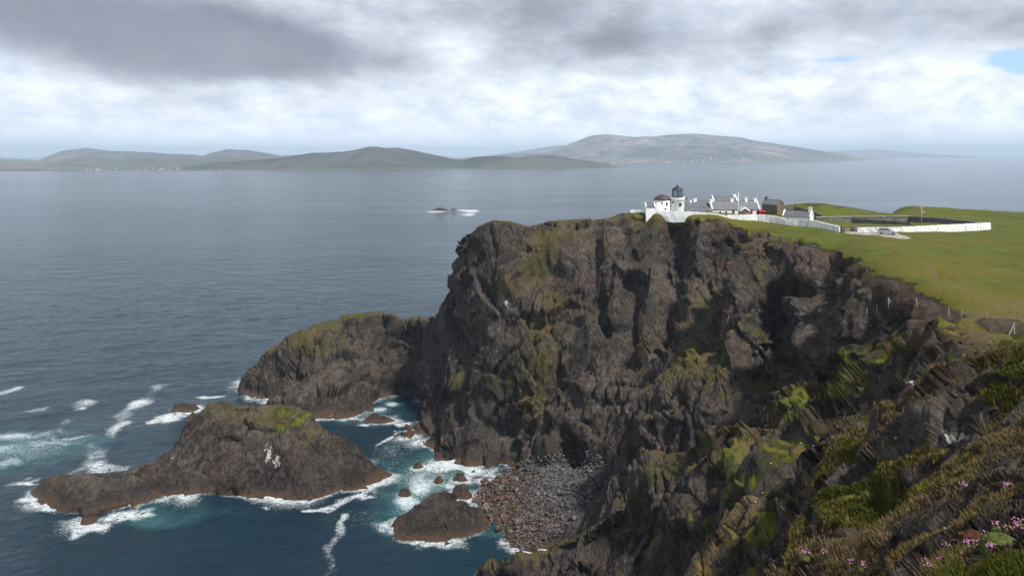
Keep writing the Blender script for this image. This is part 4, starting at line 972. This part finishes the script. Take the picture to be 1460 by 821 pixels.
gable_house('low_outbuilding', 'long low white outbuilding with shallow slate roof just right of the lighthouse', 'outbuilding', xat(994, 250), 249.3, 77, 9.2, 3.6, zat(301, 247.5)-77, zat(296.2, 249.3)-77, .02, skews=False, wins=[(1, 1.8, .6, .6)])
gable_house('keepers_cottage', 'white gabled cottage with a chimney on its left gable, left of the long house', 'cottage', xat(1001, 259), 259, 77.5, 6.2, 6.6, zat(295, 256)-77.5, zat(286.5, 259)-77.5, .05, chim=[(-2.7, 1.1, zat(282.8, 259)-77.5)])
gable_house('long_house', 'long white house with slate roof, three chimneys and red doors behind the wall', 'house', xat(1045.5, 256.5), 256.5, 77.6, 17.3, 5.8, zat(298.3, 253.6)-77.6, zat(287, 256.5)-77.6, .03,
    chim=[(-8.1, 1.1, zat(284, 256.5)-77.6), (-.6, 1.0, zat(282.8, 256.5)-77.6), (4.6, .95, zat(281.5, 257)-77.6), (8.0, 1.1, zat(282.7, 256.5)-77.6)],
    wins=[(-3.6, 1.35, .8, .9), (-5.8, 1.35, .8, .9), (3.0, 1.35, .8, .9)], doors=[(-1.0, .9, 2.0, 'darkwood'), (5.6, .9, 2.05, 'red'), (7.9, .7, 2.05, 'red')])
gable_house('rear_house', 'taller white gabled house with slate roof rising behind the long house', 'house', xat(1032, 269), 269, 78, 9.0, 6.0, zat(289, 266)-78, zat(280.3, 269)-78, .03, chim=[(3.9, .95, zat(276.7, 269)-78)])
gable_house('stone_shed', 'little brown stone shed with white edged gable facing out, beside the flagpole', 'shed', xat(1060.5, 247.5), 247.5, 77, 3.6, 3.3, zat(300.5, 245.7)-77, zat(296.3, 245.7)-77, math.pi/2-.12, 'brownstone', True, deep=1.5)
t = gable_house('red_shed', 'small red painted shed with red roof right of the long house', 'shed', xat(1086, 253), 253, 77.2, 2.0, 1.4, zat(302.2, 252)-77.2, zat(300.4, 253)-77.2, 0, 'red', False, deep=1)
for ch in t.children:
    if ch.name.startswith('roof'): ch.data.materials[0] = M['red']
gable_house('stone_house', 'brown stone house with slate roof and end chimney, beyond the white compound', 'house', xat(1102, 272), 272, 77.6, 6.2, 5.2, zat(291.5, 271)-77.6, zat(285, 272)-77.6, -.85, 'brownstone', False, chim=[(-2.6, .9, zat(281.5, 273)-77.6)])
t = gable_house('gate_cottage', 'white cottage with three dark windows and a right end chimney behind the wall', 'cottage', xat(1138, 242), 242, 76.2, 8.8, 5.2, zat(308.3, 241)-76.2, zat(301, 242)-76.2, -.62, wins=[(-2.8, 1.2, .8, .85), (-.4, 1.2, .8, .85), (1.9, 1.2, .8, .85)], chim=[(3.9, 1.0, zat(296, 240)-76.2)])
# perimeter walls
def wall_run(name, label, pts, th, mat, cat='wall', coping=None, dn=.8):
    """pts: (u, v_top, v_base, Y)"""
    t = None; q = []
    for (u, vt, vb, Y) in pts: q.append((xat(u, Y), Y, zat(vt, Y), zat(vb, Y)-dn))
    q2 = []
    for a, b in zip(q[:-1], q[1:]):
        n = max(1, int(math.hypot(b[0]-a[0], b[1]-a[1])/.8))
        for k in range(n): q2.append([a[i]+(b[i]-a[i])*k/n for i in range(4)])
    q2.append(list(q[-1]))
    rr = random.Random(len(q2))
    def strip(zl, zh, w, jit, nm, mt, par):
        bm = bmesh.new(); rows = []
        for i, p in enumerate(q2):
            a = q2[max(0, i-1)]; b = q2[min(len(q2)-1, i+1)]; dx, dy = b[0]-a[0], b[1]-a[1]; l = math.hypot(dx, dy); nx, ny = -dy/l*w/2, dx/l*w/2
            j = lambda: rr.uniform(-jit, jit)
            zt = zh(p)+j()
            rows.append([bm.verts.new(c) for c in ((p[0]+nx+j(), p[1]+ny+j(), zl(p)), (p[0]+nx*.8+j(), p[1]+ny*.8+j(), zt), (p[0]-nx*.8+j(), p[1]-ny*.8+j(), zt), (p[0]-nx*1.1+j(), p[1]-ny*1.1+j(), (zl(p)+zt)/2), (p[0]-nx*1.15+j(), p[1]-ny*1.15+j(), zl(p)))])
        for r0, r1 in zip(rows[:-1], rows[1:]):
            for k in range(5): bm.faces.new((r0[k], r0[(k+1) % 5], r1[(k+1) % 5], r1[k]))
        bm.faces.new(rows[0]); bm.faces.new(rows[-1][::-1]); bmesh.ops.recalc_face_normals(bm, faces=bm.faces)
        me = bpy.data.meshes.new(nm); bm.to_mesh(me); bm.free(); return link(nm, me, M[mt], par)
    if coping:
        t = empty(name, (0, 0, 0)); t.location = (q[0][0], q[0][1], q[0][3])
        inv = Matrix.Translation(-t.location)
        a = strip(lambda p: p[3], lambda p: p[2]-.18, th, .07, 'wall_body', mat, t); b = strip(lambda p: p[2]-.177, lambda p: p[2], th+.16, .03, 'coping', coping, t)
        a.data.transform(inv); b.data.transform(inv)
    else:
        t = strip(lambda p: p[3], lambda p: p[2], th, .07, name, mat, None)
    tag(t, label, cat); return t
wall_run('compound_wall', 'high whitewashed wall running round the seaward side of the lighthouse compound', [(899,299,306,254),(920,299.5,307,251.5),(932,300.5,309,249),(945,301,312,247.5),(960,301.5,314,246),(985,301.5,313,244),(1003,302.5,313,242.5),(1020,304.5,316,241),(1036,307.5,319,240)], .5, 'white')
wall_run('white_rubble_wall', 'long limewashed rubble wall from the flagpole down past the gate cottage to the gate', [(1037,306.5,317.5,240.5),(1060,306,317,240),(1080,305.7,317,240),(1098,307,318.5,238),(1108,309,319.5,236.5),(1120,312,322,234),(1140,313,323.5,231),(1162,314.8,325,227),(1180,319,328.5,222),(1197,322.8,332,217)], .7, 'rubble_white')
wall_run('field_wall', 'long limewashed wall facing the car, running right from the gate posts', [(1222,324.3,333.5,214),(1250,324.3,333.5,213),(1280,324,333.5,212.5),(1315,322.3,332,214),(1350,320.5,330,217),(1380,319,328,220.5),(1411,317.6,327,225)], .7, 'rubble_white')
wall_run('enclosure_side_wall', 'grey drystone wall with pale coping closing the right side of the walled field', [(1411.5,317.8,327,225.5),(1380,314.5,325,233),(1340,310.5,320.5,246),(1297,307.8,318,262)], .6, 'stone', coping='gravel')
wall_run('enclosure_back_wall', 'grey drystone wall with pale coping along the back of the walled field', [(1163,309.2,318,256),(1190,308.6,318,260),(1214,308.3,318,262),(1255,308.2,318,262),(1296,307.8,318,262)], .6, 'stone', coping='gravel')
wall_run('cross_wall', 'rough grey drystone wall crossing the walled field with a narrow dark gap', [(1215,310.5,320,257),(1235,312.5,324,250),(1252,313.5,325,246),(1275,315,326,241),(1300,317.5,327,236)], .6, 'stone')
wall_run('mound_wall', 'dark drystone wall along the turf mound behind the white gate cottage', [(1134,290.8,295.5,282),(1150,289.3,294,286),(1170,289.6,294.5,286.5),(1187,292.2,297,286.5),(1215,295.5,301,289),(1240,300,305,291),(1262,304.8,309,293)], .9, 'stone')
wall_run('garden_wall', 'broken grey drystone wall on the slope below the turf mound', [(1113,294.5,299,277),(1133,294,299.5,276),(1146,297,303,271),(1160,302,308,266),(1172,306,312,262)], .7, 'stone')
wall_run('tumbled_wall', 'short tumbled stone wall crossing green turf on the mound', [(1150,296.5,301,279),(1170,296,300.5,280),(1186,298.5,303,279),(1200,302,306,277)], .8, 'stone')
for (u, v, label) in [(1201.5, 332, 'dark stone gate post on the left of the gateway'), (1218, 332.5, 'dark stone gate post on the right of the gateway')]:
    x, y, _ = W(u, v, 215.5); z0 = zat(v, 215.5)-.5
    t = empty('gate_post', (x, y, z0)); tag(t, label, 'gate post', 'stone gate posts')
    MB().box((0, 0, 1.1), (1.15, .9, 2.6), .1, bev=.08).build('pillar', M['stone'], t)
    MB().box((0, 0, 2.48), (1.35, 1.1, .18), .1, bev=.05).build('cap', M['stone'], t)
x, y, _ = W(1209.5, 332, 216); t = empty('field_gate', (x, y, zat(332, 216)-.2)); tag(t, 'grey barred gate hung between the two stone gate posts', 'gate')
b = MB()
for k in range(5): b.box((0, 0, .35+.27*k), (2.6, .05, .09))
b.build('bars', M['wood'], t)
b = MB(); [b.box((s*1.33, 0, .85), (.09, .09, 1.4)) for s in (-1, 1)]; b.build('stiles', M['wood'], t)
# poles
x, y, _ = W(1053, 306, 244)
t = empty('flagpole', (x, y, 76.8)); tag(t, 'tall bare white flagpole in front of the long house', 'flagpole')
hh = zat(274.5, 244)-76.8; MB().bar((0, 0, 0), (0, 0, hh), .085, 10).build('pole', M['trim'], t, True); MB().lathe([(0, 0), (.13, .1), (.13, .2), (0, .3)], 12, (0, 0, hh)).build('finial', M['trim'], t, True)
x, y, _ = W(1314, 322, 233); z0 = zat(323, 233)
t = empty('utility_pole', (x, y, z0)); tag(t, 'thin wooden utility pole with crossarm inside the walled field', 'utility pole')
hh = zat(294.5, 233)-z0; MB().bar((0, 0, -.5), (0, 0, hh), .12, 10).build('pole', M['wood'], t, True); MB().box((0, 0, hh-.5), (1.2, .12, .12)).build('crossarm', M['wood'], t)
b = MB(); [b.lathe([(.05, hh-.44), (.06, hh-.3), (0, hh-.25)], 8, (s, 0, 0)) for s in (-.5, .5)]; b.build('insulators', M['lens'], t)
b = MB(); b.box((.55, 0, hh-1.9), (.5, .4, .8), bev=.05); b.build('transformer_box', M['metal'], t)
# ------------------------------------------------------------------ car
def make_car(x, y, z0, rz):
    t = empty('parked_car', (x, y, z0), rz); t.scale = (1.1, 1.1, 1.2); tag(t, 'silver estate car parked on the gravel by the white field wall', 'car')
    prof = [(-2.2,.32),(-2.24,.62),(-2.18,.95),(-1.95,1.02),(-1.2,1.04),(.55,1.02),(1.0,.99),(1.75,.86),(2.12,.70),(2.2,.50),(2.16,.30)]
    bm = bmesh.new(); secs = []
    for s, wd in ((-1, .80), (-.9, .86), (0, .87), (.9, .86), (1, .80)):
        yy = s*wd if abs(s) == 1 else s*.87
        k = .97 if abs(s) == 1 else 1
        secs.append([bm.verts.new((px*k, s*.88 if abs(s) == 1 else s*.80, .32+(pz-.32)*(k if abs(s) < 1 else .94))) for px, pz in prof])
    for a, b in zip(secs[:-1], secs[1:]):
        for i in range(len(prof)): j = (i+1) % len(prof); bm.faces.new((a[i], b[i], b[j], a[j]))
    bm.faces.new(secs[0]); bm.faces.new(secs[-1][::-1]); bmesh.ops.recalc_face_normals(bm, faces=bm.faces)
    me = bpy.data.meshes.new('body'); bm.to_mesh(me); bm.free(); link('body', me, M['silver'], t)
    # cabin: glass house and roof
    low = [(-2.12, .80), (.95, .80)]; 
    bm = bmesh.new()
    b0 = [(-2.10, -.80, .97), (.92, -.78, .97), (.92, .78, .97), (-2.10, .80, .97)]; t0 = [(-1.78, -.62, 1.43), (.12, -.62, 1.43), (.12, .62, 1.43), (-1.78, .62, 1.43)]
    A = [bm.verts.new(p) for p in b0]; B = [bm.verts.new(p) for p in t0]
    for i in range(4): j = (i+1) % 4; bm.faces.new((A[i], A[j], B[j], B[i]))
    bm.faces.new(B); bmesh.ops.recalc_face_normals(bm, faces=bm.faces)
    me = bpy.data.meshes.new('window_glass'); bm.to_mesh(me); bm.free(); link('window_glass', me, M['glass'], t)
    b = MB(); b.box((-.83, 0, 1.46), (1.96, 1.28, .07), bev=.03); b.build('roof', M['silver'], t)
    b = MB()
    for s in (-1, 1):
        b.bar((.93, s*.78, .98), (.13, s*.625, 1.44), .035); b.bar((-.45, s*.80, .98), (-.5, s*.632, 1.44), .03); b.bar((-1.3, s*.80, .98), (-1.25, s*.632, 1.44), .03); b.bar((-2.10, s*.79, .98), (-1.79, s*.625, 1.44), .04)
        b.bar((-1.75, s*.55, 1.54), (.05, s*.55, 1.54), .02)
    b.build('pillars', M['silver'], t)
    for px in (-1.38, 1.36):
        for s in (-1, 1):
            def ring(r, w, mt, nm, par):
                m_ = MB(); m_.lathe([(r*.55 if nm == 'tyre' else .02, -w), (r*.95, -w), (r, -w*.6), (r, w*.6), (r*.95, w), (r*.55 if nm == 'tyre' else .02, w)], 24, cap=(nm != 'tyre'))
                for v in m_.bm.verts: v.co = Vector((v.co.x+px, s*.80+v.co.z, v.co.y+.31))
                return m_.build(nm, M[mt], par)
            w = ring(.31, .11, 'tyre', 'tyre', t) ; ring(.18, .09, 'metal', 'rim', w); w.name = 'wheel'
    for s in (-1, 1):
        MB().box((2.10, s*.62, .66), (.16, .34, .15), bev=.03).build('headlight', M['lens'], t)
        MB().box((-2.18, s*.72, .86), (.10, .16, .3), bev=.02).build('tail_light', M['taillight'], t)
        MB().box((.62, s*.98, 1.02), (.12, .2, .14), bev=.03).build('wing_mirror', M['silver'], t)
    MB().box((2.19, 0, .44), (.06, 1.1, .2), bev=.02).build('grille', M['black'], t)
cy = 204; cx = xat(1265, cy); make_car(cx, cy, ground(cx, cy)+.13, -.42)
# track
tp = densify([W(1209, 332, 216.5), W(1216, 333, 213), W(1238, 335, 208.5), W(1262, 337, 205.5), W(1280, 341, 199.5), W(1296, 345, 194.5)], .9)
rows = []
for i, p in enumerate(tp):
    a = tp[max(0, i-1)]; b = tp[min(len(tp)-1, i+1)]; d = Vector((b[0]-a[0], b[1]-a[1], 0)).normalized(); n = Vector((-d.y, d.x, 0))
    w = 2.2 if i < 14 else (4.0 if i < 24 else 2.0)*(1 if i < len(tp)-8 else (len(tp)-i)/8)
    w = float(np.interp(i/len(tp), [0, .25, .5, .75, .95, 1], [1.3, 3.0, 3.8, 3.2, 1.0, .2]))*(1+.15*math.sin(i*1.3))
    rows.append([(p[0]+n.x*s*w, p[1]+n.y*s*w, ground(p[0]+n.x*s*w, p[1]+n.y*s*w)+(.14 if abs(s) < .9 else -.02)) for s in (1, .85, .5, 0, -.5, -.85, -1)])
v = [q for r_ in rows for q in r_]; k = 7
o = np_mesh('gravel_track', v, [(i*k+j, i*k+j+1, (i+1)*k+j+1, (i+1)*k+j) for i in range(len(rows)-1) for j in range(k-1)], M['gravel']); tag(o, kind='structure')
# ------------------------------------------------------------------ fence along the cliff edge
pb = [(1236,397),(1250,398),(1267,409.5),(1308,427),(1352,446),(1370,450),(1406,462),(1446,481)]
fp_ = []
for u, v in pb:
    Y = 23*F/(v-V0); x = xat(u, Y); fp_.append(Vector((x, Y, ground(x, Y))))
t = empty('wire_fence', fp_[0]); tag(t, 'leaning wooden posts and thin wire fence along the turf edge above the cliff', 'fence')
rr = random.Random(5); tops = []
for i, p in enumerate(fp_):
    ln = Vector((rr.uniform(-.16, .12), rr.uniform(-.1, .1), 1)).normalized(); h_ = 1.3 if i not in (2, 7) else 1.45
    q = p-fp_[0]; b = MB(); b.bar(q-Vector((0, 0, .3)), q+ln*h_, .075 if i not in (2, 7) else .10, 8)
    if i in (2, 7): b.bar(q+Vector((.9 if i == 2 else -.9, -.25, -.2)), q+ln*h_*.85, .06, 6)
    b.build('post', M['wood'], t); tops.append((q, ln, h_))
b = MB()
for (q, l, h_), (q2, l2, h2) in zip(tops[1:-1], tops[2:]):
    for f_ in (.35, .6, .88): b.bar(q+l*h_*f_, q2+l2*h2*f_, .008, 3)
b.build('wire', M['metal'], t)
# ================================================================== BEACH, PLANTS
PU = U0+F*TV[:, 0]/np.maximum(TV[:, 1], .5); PV = V0+F*(H-TV[:, 2])/np.maximum(TV[:, 1], .5)
def pick(u, v, ymax=140):
    d = np.hypot(PU-u, PV-v); c = np.where((d < 4) & (TV[:, 1] < ymax) & (TV[:, 1] > 4))[0]
    if len(c) == 0: c = np.array([int(np.argmin(np.where((TV[:, 1] < ymax) & (TV[:, 1] > 4), d, 1e9)))])
    c = c[TV[c, 1] < TV[c, 1].min()+2.0]
    return c[np.argmin(d[c])]
# boulders
def boulder_mesh(seed):
    rr = random.Random(seed); bm = bmesh.new()
    for k in range(16):
        v = Vector((rr.gauss(0, 1), rr.gauss(0, 1), rr.gauss(0, 1))).normalized(); s = rr.uniform(.85, 1.1)
        bm.verts.new((v.x*s*.5, v.y*s*.42, v.z*s*.34))
    r = bmesh.ops.convex_hull(bm, input=bm.verts); 
    bmesh.ops.delete(bm, geom=[v for v in bm.verts if not v.link_faces], context='VERTS')
    bmesh.ops.bevel(bm, geom=list(bm.edges), offset=.035, segments=1, affect='EDGES')
    bmesh.ops.recalc_face_normals(bm, faces=bm.faces)
    me = bpy.data.meshes.new('boulder'); bm.to_mesh(me); bm.free(); me.materials.append(M['boulder']); return me
BM_ = [boulder_mesh(s) for s in range(9)]
poly = [(672,684),(700,672),(735,662),(770,650),(805,640),(835,640),(858,650),(866,666),(856,690),(842,708),(826,730),(812,752),(786,770),(760,782),(735,784),(712,776),(700,758),(694,738),(684,722),(668,712),(668,696)]
def inpoly(u, v):
    c = np.zeros(u.shape, bool); q = poly[-1]
    for a in poly:
        c ^= ((a[1] > v) != (q[1] > v)) & (u < (q[0]-a[0])*(v-a[1])/(q[1]-a[1]+1e-9)+a[0]); q = a
    return c
cand = np.where(inpoly(PU, PV) & (TV[:, 1] > 168) & (TV[:, 1] < 232) & (TV[:, 2] > -.7) & (TV[:, 2] < 13))[0]
print('beach candidates', len(cand))
rr = random.Random(21); pl = []; tries = 0
while len(pl) < 285 and tries < 30000:
    tries += 1; i = int(cand[rr.randrange(len(cand))]); p = TV[i]
    s = rr.uniform(.75, 1.75)**1.6
    if PU[i] < 740: s *= rr.uniform(1.0, 1.9)
    p = p+np.array([rr.uniform(-.6, .6), rr.uniform(-.6, .6), 0])
    if all((p[0]-a[0])**2+(p[1]-a[1])**2 > ((s+a[3])*.36)**2 for a in pl): pl.append((p[0], p[1], p[2], s))
print('boulders', len(pl))
for k, (x, y, z_, s) in enumerate(pl):
    o = bpy.data.objects.new('boulder', BM_[k % 9]); COL.objects.link(o)
    o.location = (x, y, z_+s*.10); o.scale = (s, s*rr.uniform(.8, 1.1), s*rr.uniform(.75, 1.1)); o.rotation_euler = (rr.uniform(-.5, .5), rr.uniform(-.5, .5), rr.uniform(0, 6.28))
    tag(o, 'rounded grey or brown boulder among hundreds heaped on the cove beach', 'boulder', 'boulders heaped on the cove beach')
# small stones between them: uncountable
vs, fs, base = [], [], 0
src = []
for me in BM_[:5]:
    bm = bmesh.new(); bm.from_mesh(me); bmesh.ops.triangulate(bm, faces=bm.faces); bm.verts.ensure_lookup_table()
    bmesh.ops.remove_doubles(bm, verts=bm.verts, dist=.05); bmesh.ops.triangulate(bm, faces=bm.faces); bm.verts.index_update()
    src.append((np.array([v.co for v in bm.verts]), np.array([[v.index for v in f.verts] for f in bm.faces]))); bm.free()
for k in range(5200):
    i = int(cand[rr.randrange(len(cand))]); p = TV[i]+np.array([rr.uniform(-.8, .8), rr.uniform(-.8, .8), 0]); a, f = src[k % 5]; s = rr.uniform(.35, 1.05); an = rr.uniform(0, 6.28)
    c_, s_ = math.cos(an), math.sin(an); q = a*s; q = np.stack([q[:, 0]*c_-q[:, 1]*s_, q[:, 0]*s_+q[:, 1]*c_, q[:, 2]*.9], 1)+p+np.array([0, 0, s*.08])
    vs.append(q); fs.append(f+base); base += len(q)
def shingle_mat():
    t = NT('shingle'); p = pos(t)
    v = t.n('ShaderNodeTexVoronoi', i_Vector=p, i_Scale=1.3).outputs['Color']; s = t.n('ShaderNodeSeparateXYZ', i_0=v).outputs[0]
    x = t.n('ShaderNodeSeparateXYZ', i_0=p).outputs[2]
    lo = t.mapr(x, 5.5, 2.0, 0, .95)
    c = t.mix(s, (.024, .022, .022), (.12, .114, .11)); c = t.mix(t.math('MULTIPLY', lo, t.mapr(t.noise(p, .2, 3), .35, .6)), c, t.mix(s, (.030, .018, .012), (.125, .072, .045)))
    return t.out(t.bsdf(c, .75, t.bump(t.noise(p, 5, 4, .7), .1, .7), .25))
M['shingle'] = shingle_mat()
for me in BM_: me.materials[0] = M['shingle']
o = np_mesh('shingle', np.concatenate(vs), np.concatenate(fs), M['shingle'], smooth=False); tag(o, 'small stones filling the gaps between the beach boulders', 'shingle', kind='stuff')

# grass of the near slope
near_i = np.where((TV[:, 1] > 4) & (np.hypot(TV[:, 0], TV[:, 1]) < 85) & (TG > .46) & (PU < 1500) & (PU > 850) & (PV < 860))[0]
g = np.random.default_rng(3); NB = 190000
w_ = np.clip(TG[near_i]-.4, .02, .5); ii = near_i[g.choice(len(near_i), NB, p=w_/w_.sum())]
P0 = TV[ii]+g.normal(0, 1, (NB, 3))*np.array([.6, .6, .0])*(np.hypot(TV[ii, 0], TV[ii, 1])/500)[:, None]
dd = np.hypot(P0[:, 0], P0[:, 1])
clump = perlin(P0.astype(np.float32)/1.1, 7); 
hgt = .56*(.07+.10*np.clip(clump+.4, 0, 1)+.0035*np.minimum(dd, 60))*g.uniform(.5, 1.3, NB); wid = np.maximum(hgt*.045, dd*.0007)
an = g.uniform(0, 6.28, NB); lean = np.stack([np.full(NB, -.35), np.full(NB, -.1), np.full(NB, 0)], 1)+g.normal(0, .33, (NB, 3))
lean += TN[ii]*.5; tip = P0+(np.array([0, 0, 1.])+lean)*hgt[:, None]; mid = P0+(np.array([0, 0, .60])+lean*.3)*hgt[:, None]
sd_ = np.stack([np.cos(an), np.sin(an), np.zeros(NB)], 1)*wid[:, None]
P0[:, 2] -= .03
V = np.stack([P0-sd_, P0+sd_, mid+sd_*.8, tip, mid-sd_*.8], 1).reshape(-1, 3)
b0 = np.arange(NB)*5
Fq = np.stack([b0, b0+1, b0+2, b0+4], 1); Ft = np.stack([b0+4, b0+2, b0+3, b0+3], 1)
hue = np.clip(TD[ii]*.85+g.normal(.05, .16, NB), 0, 1)
me_f = np.concatenate([np.stack([b0, b0+1, b0+2], 1), np.stack([b0, b0+2, b0+4], 1), np.stack([b0+4, b0+2, b0+3], 1)])
o = np_mesh('grass', V, me_f, M['blade'], smooth=False, attrs=dict(hue=np.repeat(hue, 5)))
tag(o, 'wind bent green and straw coloured grass on the near slope', 'grass', kind='stuff')

# thrift clumps, each a thing
def thrift():
    t = empty('sea_thrift', (0, 0, 0)); r = random.Random(8)
    b = MB(); b.lathe([(.13, -.03), (.12, .02), (.08, .06), (0, .075)], 14)
    for v in b.bm.verts: v.co += Vector((r.uniform(-.012, .012),)*3)
    b.build('cushion', M['cushion'], t, True)
    for k in range(14):
        a = r.uniform(0, 6.28); q = r.uniform(0, .13); x, y = q*math.cos(a), q*math.sin(a); h_ = r.uniform(.09, .17); tx, ty = x*1.35+r.uniform(-.02, .02), y*1.35
        s = MB().bar((x, y, .03), (tx, ty, h_), .0022, 4).build('stem', M['stem'], t)
        f = MB(); bmesh.ops.create_icosphere(f.bm, subdivisions=1, radius=.0155, matrix=Matrix.Translation((tx, ty, h_+.006)) @ Matrix.Diagonal((1.1, 1.1, .75, 1)))
        f.build('flower_head', M['pinkflower'], s)
    return t
tp_ = thrift()
spots = [(1426,737,'behind the rust coloured mound'),(1421,749,'on the shoulder of the rust coloured mound'),(1441,761,'right of the dark green mound'),(1450,757,'right of the dark green mound'),(1408,769,'between the two round mounds'),(1405,783,'in front of the two round mounds'),(1394,782,'in front of the rust mound'),(1368,779,'left of the rust mound'),(1309,807,'in the bottom edge grass'),(1324,809,'in the bottom edge grass'),(1340,805,'in the bottom edge grass'),(1326,817,'in the bottom edge grass'),(1380,782,'left of the rust mound'),(1454,750,'at the right edge of the view'),(1230,812,'beside the dark outcrop at the bottom'),(1147,795,'on the green slope'),(1178,795,'on the green slope'),(1092,797,'low on the green slope'),(1375,700,'in the brown grass'),(1436,700,'in the brown grass'),(1160,806,'on the green slope'),(1215,806,'beside the dark outcrop at the bottom'),(1350,785,'in the bottom edge grass'),(1414,790,'in front of the two round mounds'),(1100,806,'low on the green slope')]
for k, (u, v, wh) in enumerate(spots):
    i = pick(u, v); o = tp_ if k == 0 else copy_tree(tp_)
    p = TV[i]; o.location = (p[0], p[1], p[2]+.01); dist_ = math.hypot(p[0], p[1]); s = max(1.0, min(2.6, dist_*.055)); o.scale = (s, s, s); o.rotation_euler = (0, 0, k*1.7)
    tag(o, 'clump of pink thrift flowers '+wh, 'flowers', 'pink thrift clumps on the near slope')
# mounds of moss and heath
def mound(u, v, r, h, mat, label, seed):
    i = pick(u, v); p = TV[i]; n = 40
    b = MB(); bmesh.ops.create_icosphere(b.bm, subdivisions=5, radius=1)
    co_ = np.array([q.co for q in b.bm.verts]); nn = perlin(co_.astype(np.float32)*2.2, seed)*.16+perlin(co_.astype(np.float32)*6, seed+1)*.10+perlin(co_.astype(np.float32)*17, seed+2)*.07
    for q, k in zip(b.bm.verts, nn): q.co = Vector((q.co.x*r, q.co.y*r, q.co.z*h))*(1+float(k))
    o = b.build('heath_mound', M[mat], None, True); o.location = (p[0], p[1], p[2]-h*.15); tag(o, label, 'plant'); return o
mound(1392, 774, .36, .30, 'heath', 'round rust red mound of heath in the bottom right corner', 3)
mound(1427, 780, .34, .26, 'cushion', 'round dark olive mound of moss right of the rust red one', 6)
# white campion scattered over the slope
ci = np.where((TV[:, 1] > 12) & (TV[:, 1] < 150) & (PU > 980) & (PU < 1380) & (PV > 560) & (PV < 800) & (TG > .3))[0]
vs, fs = [], []; ico = MB(); bmesh.ops.create_icosphere(ico.bm, subdivisions=1, radius=1); ic = np.array([v.co for v in ico.bm.verts]); icf = np.array([[v.index for v in f.verts] for f in ico.bm.faces]); ico.bm.free()
for k in range(150):
    p = TV[int(ci[g.integers(len(ci))])]; s = .0011*p[1]*g.uniform(.4, 1.0)
    fs.append(icf+len(ic)*k); vs.append(ic*np.array([s, s, s*.6])+p+np.array([0, 0, .05+s*.4]))
o = np_mesh('campion_flowers', np.concatenate(vs), np.concatenate(fs), M['whiteflower']); tag(o, 'tiny white campion flowers scattered over the near slope', 'flowers', kind='stuff')
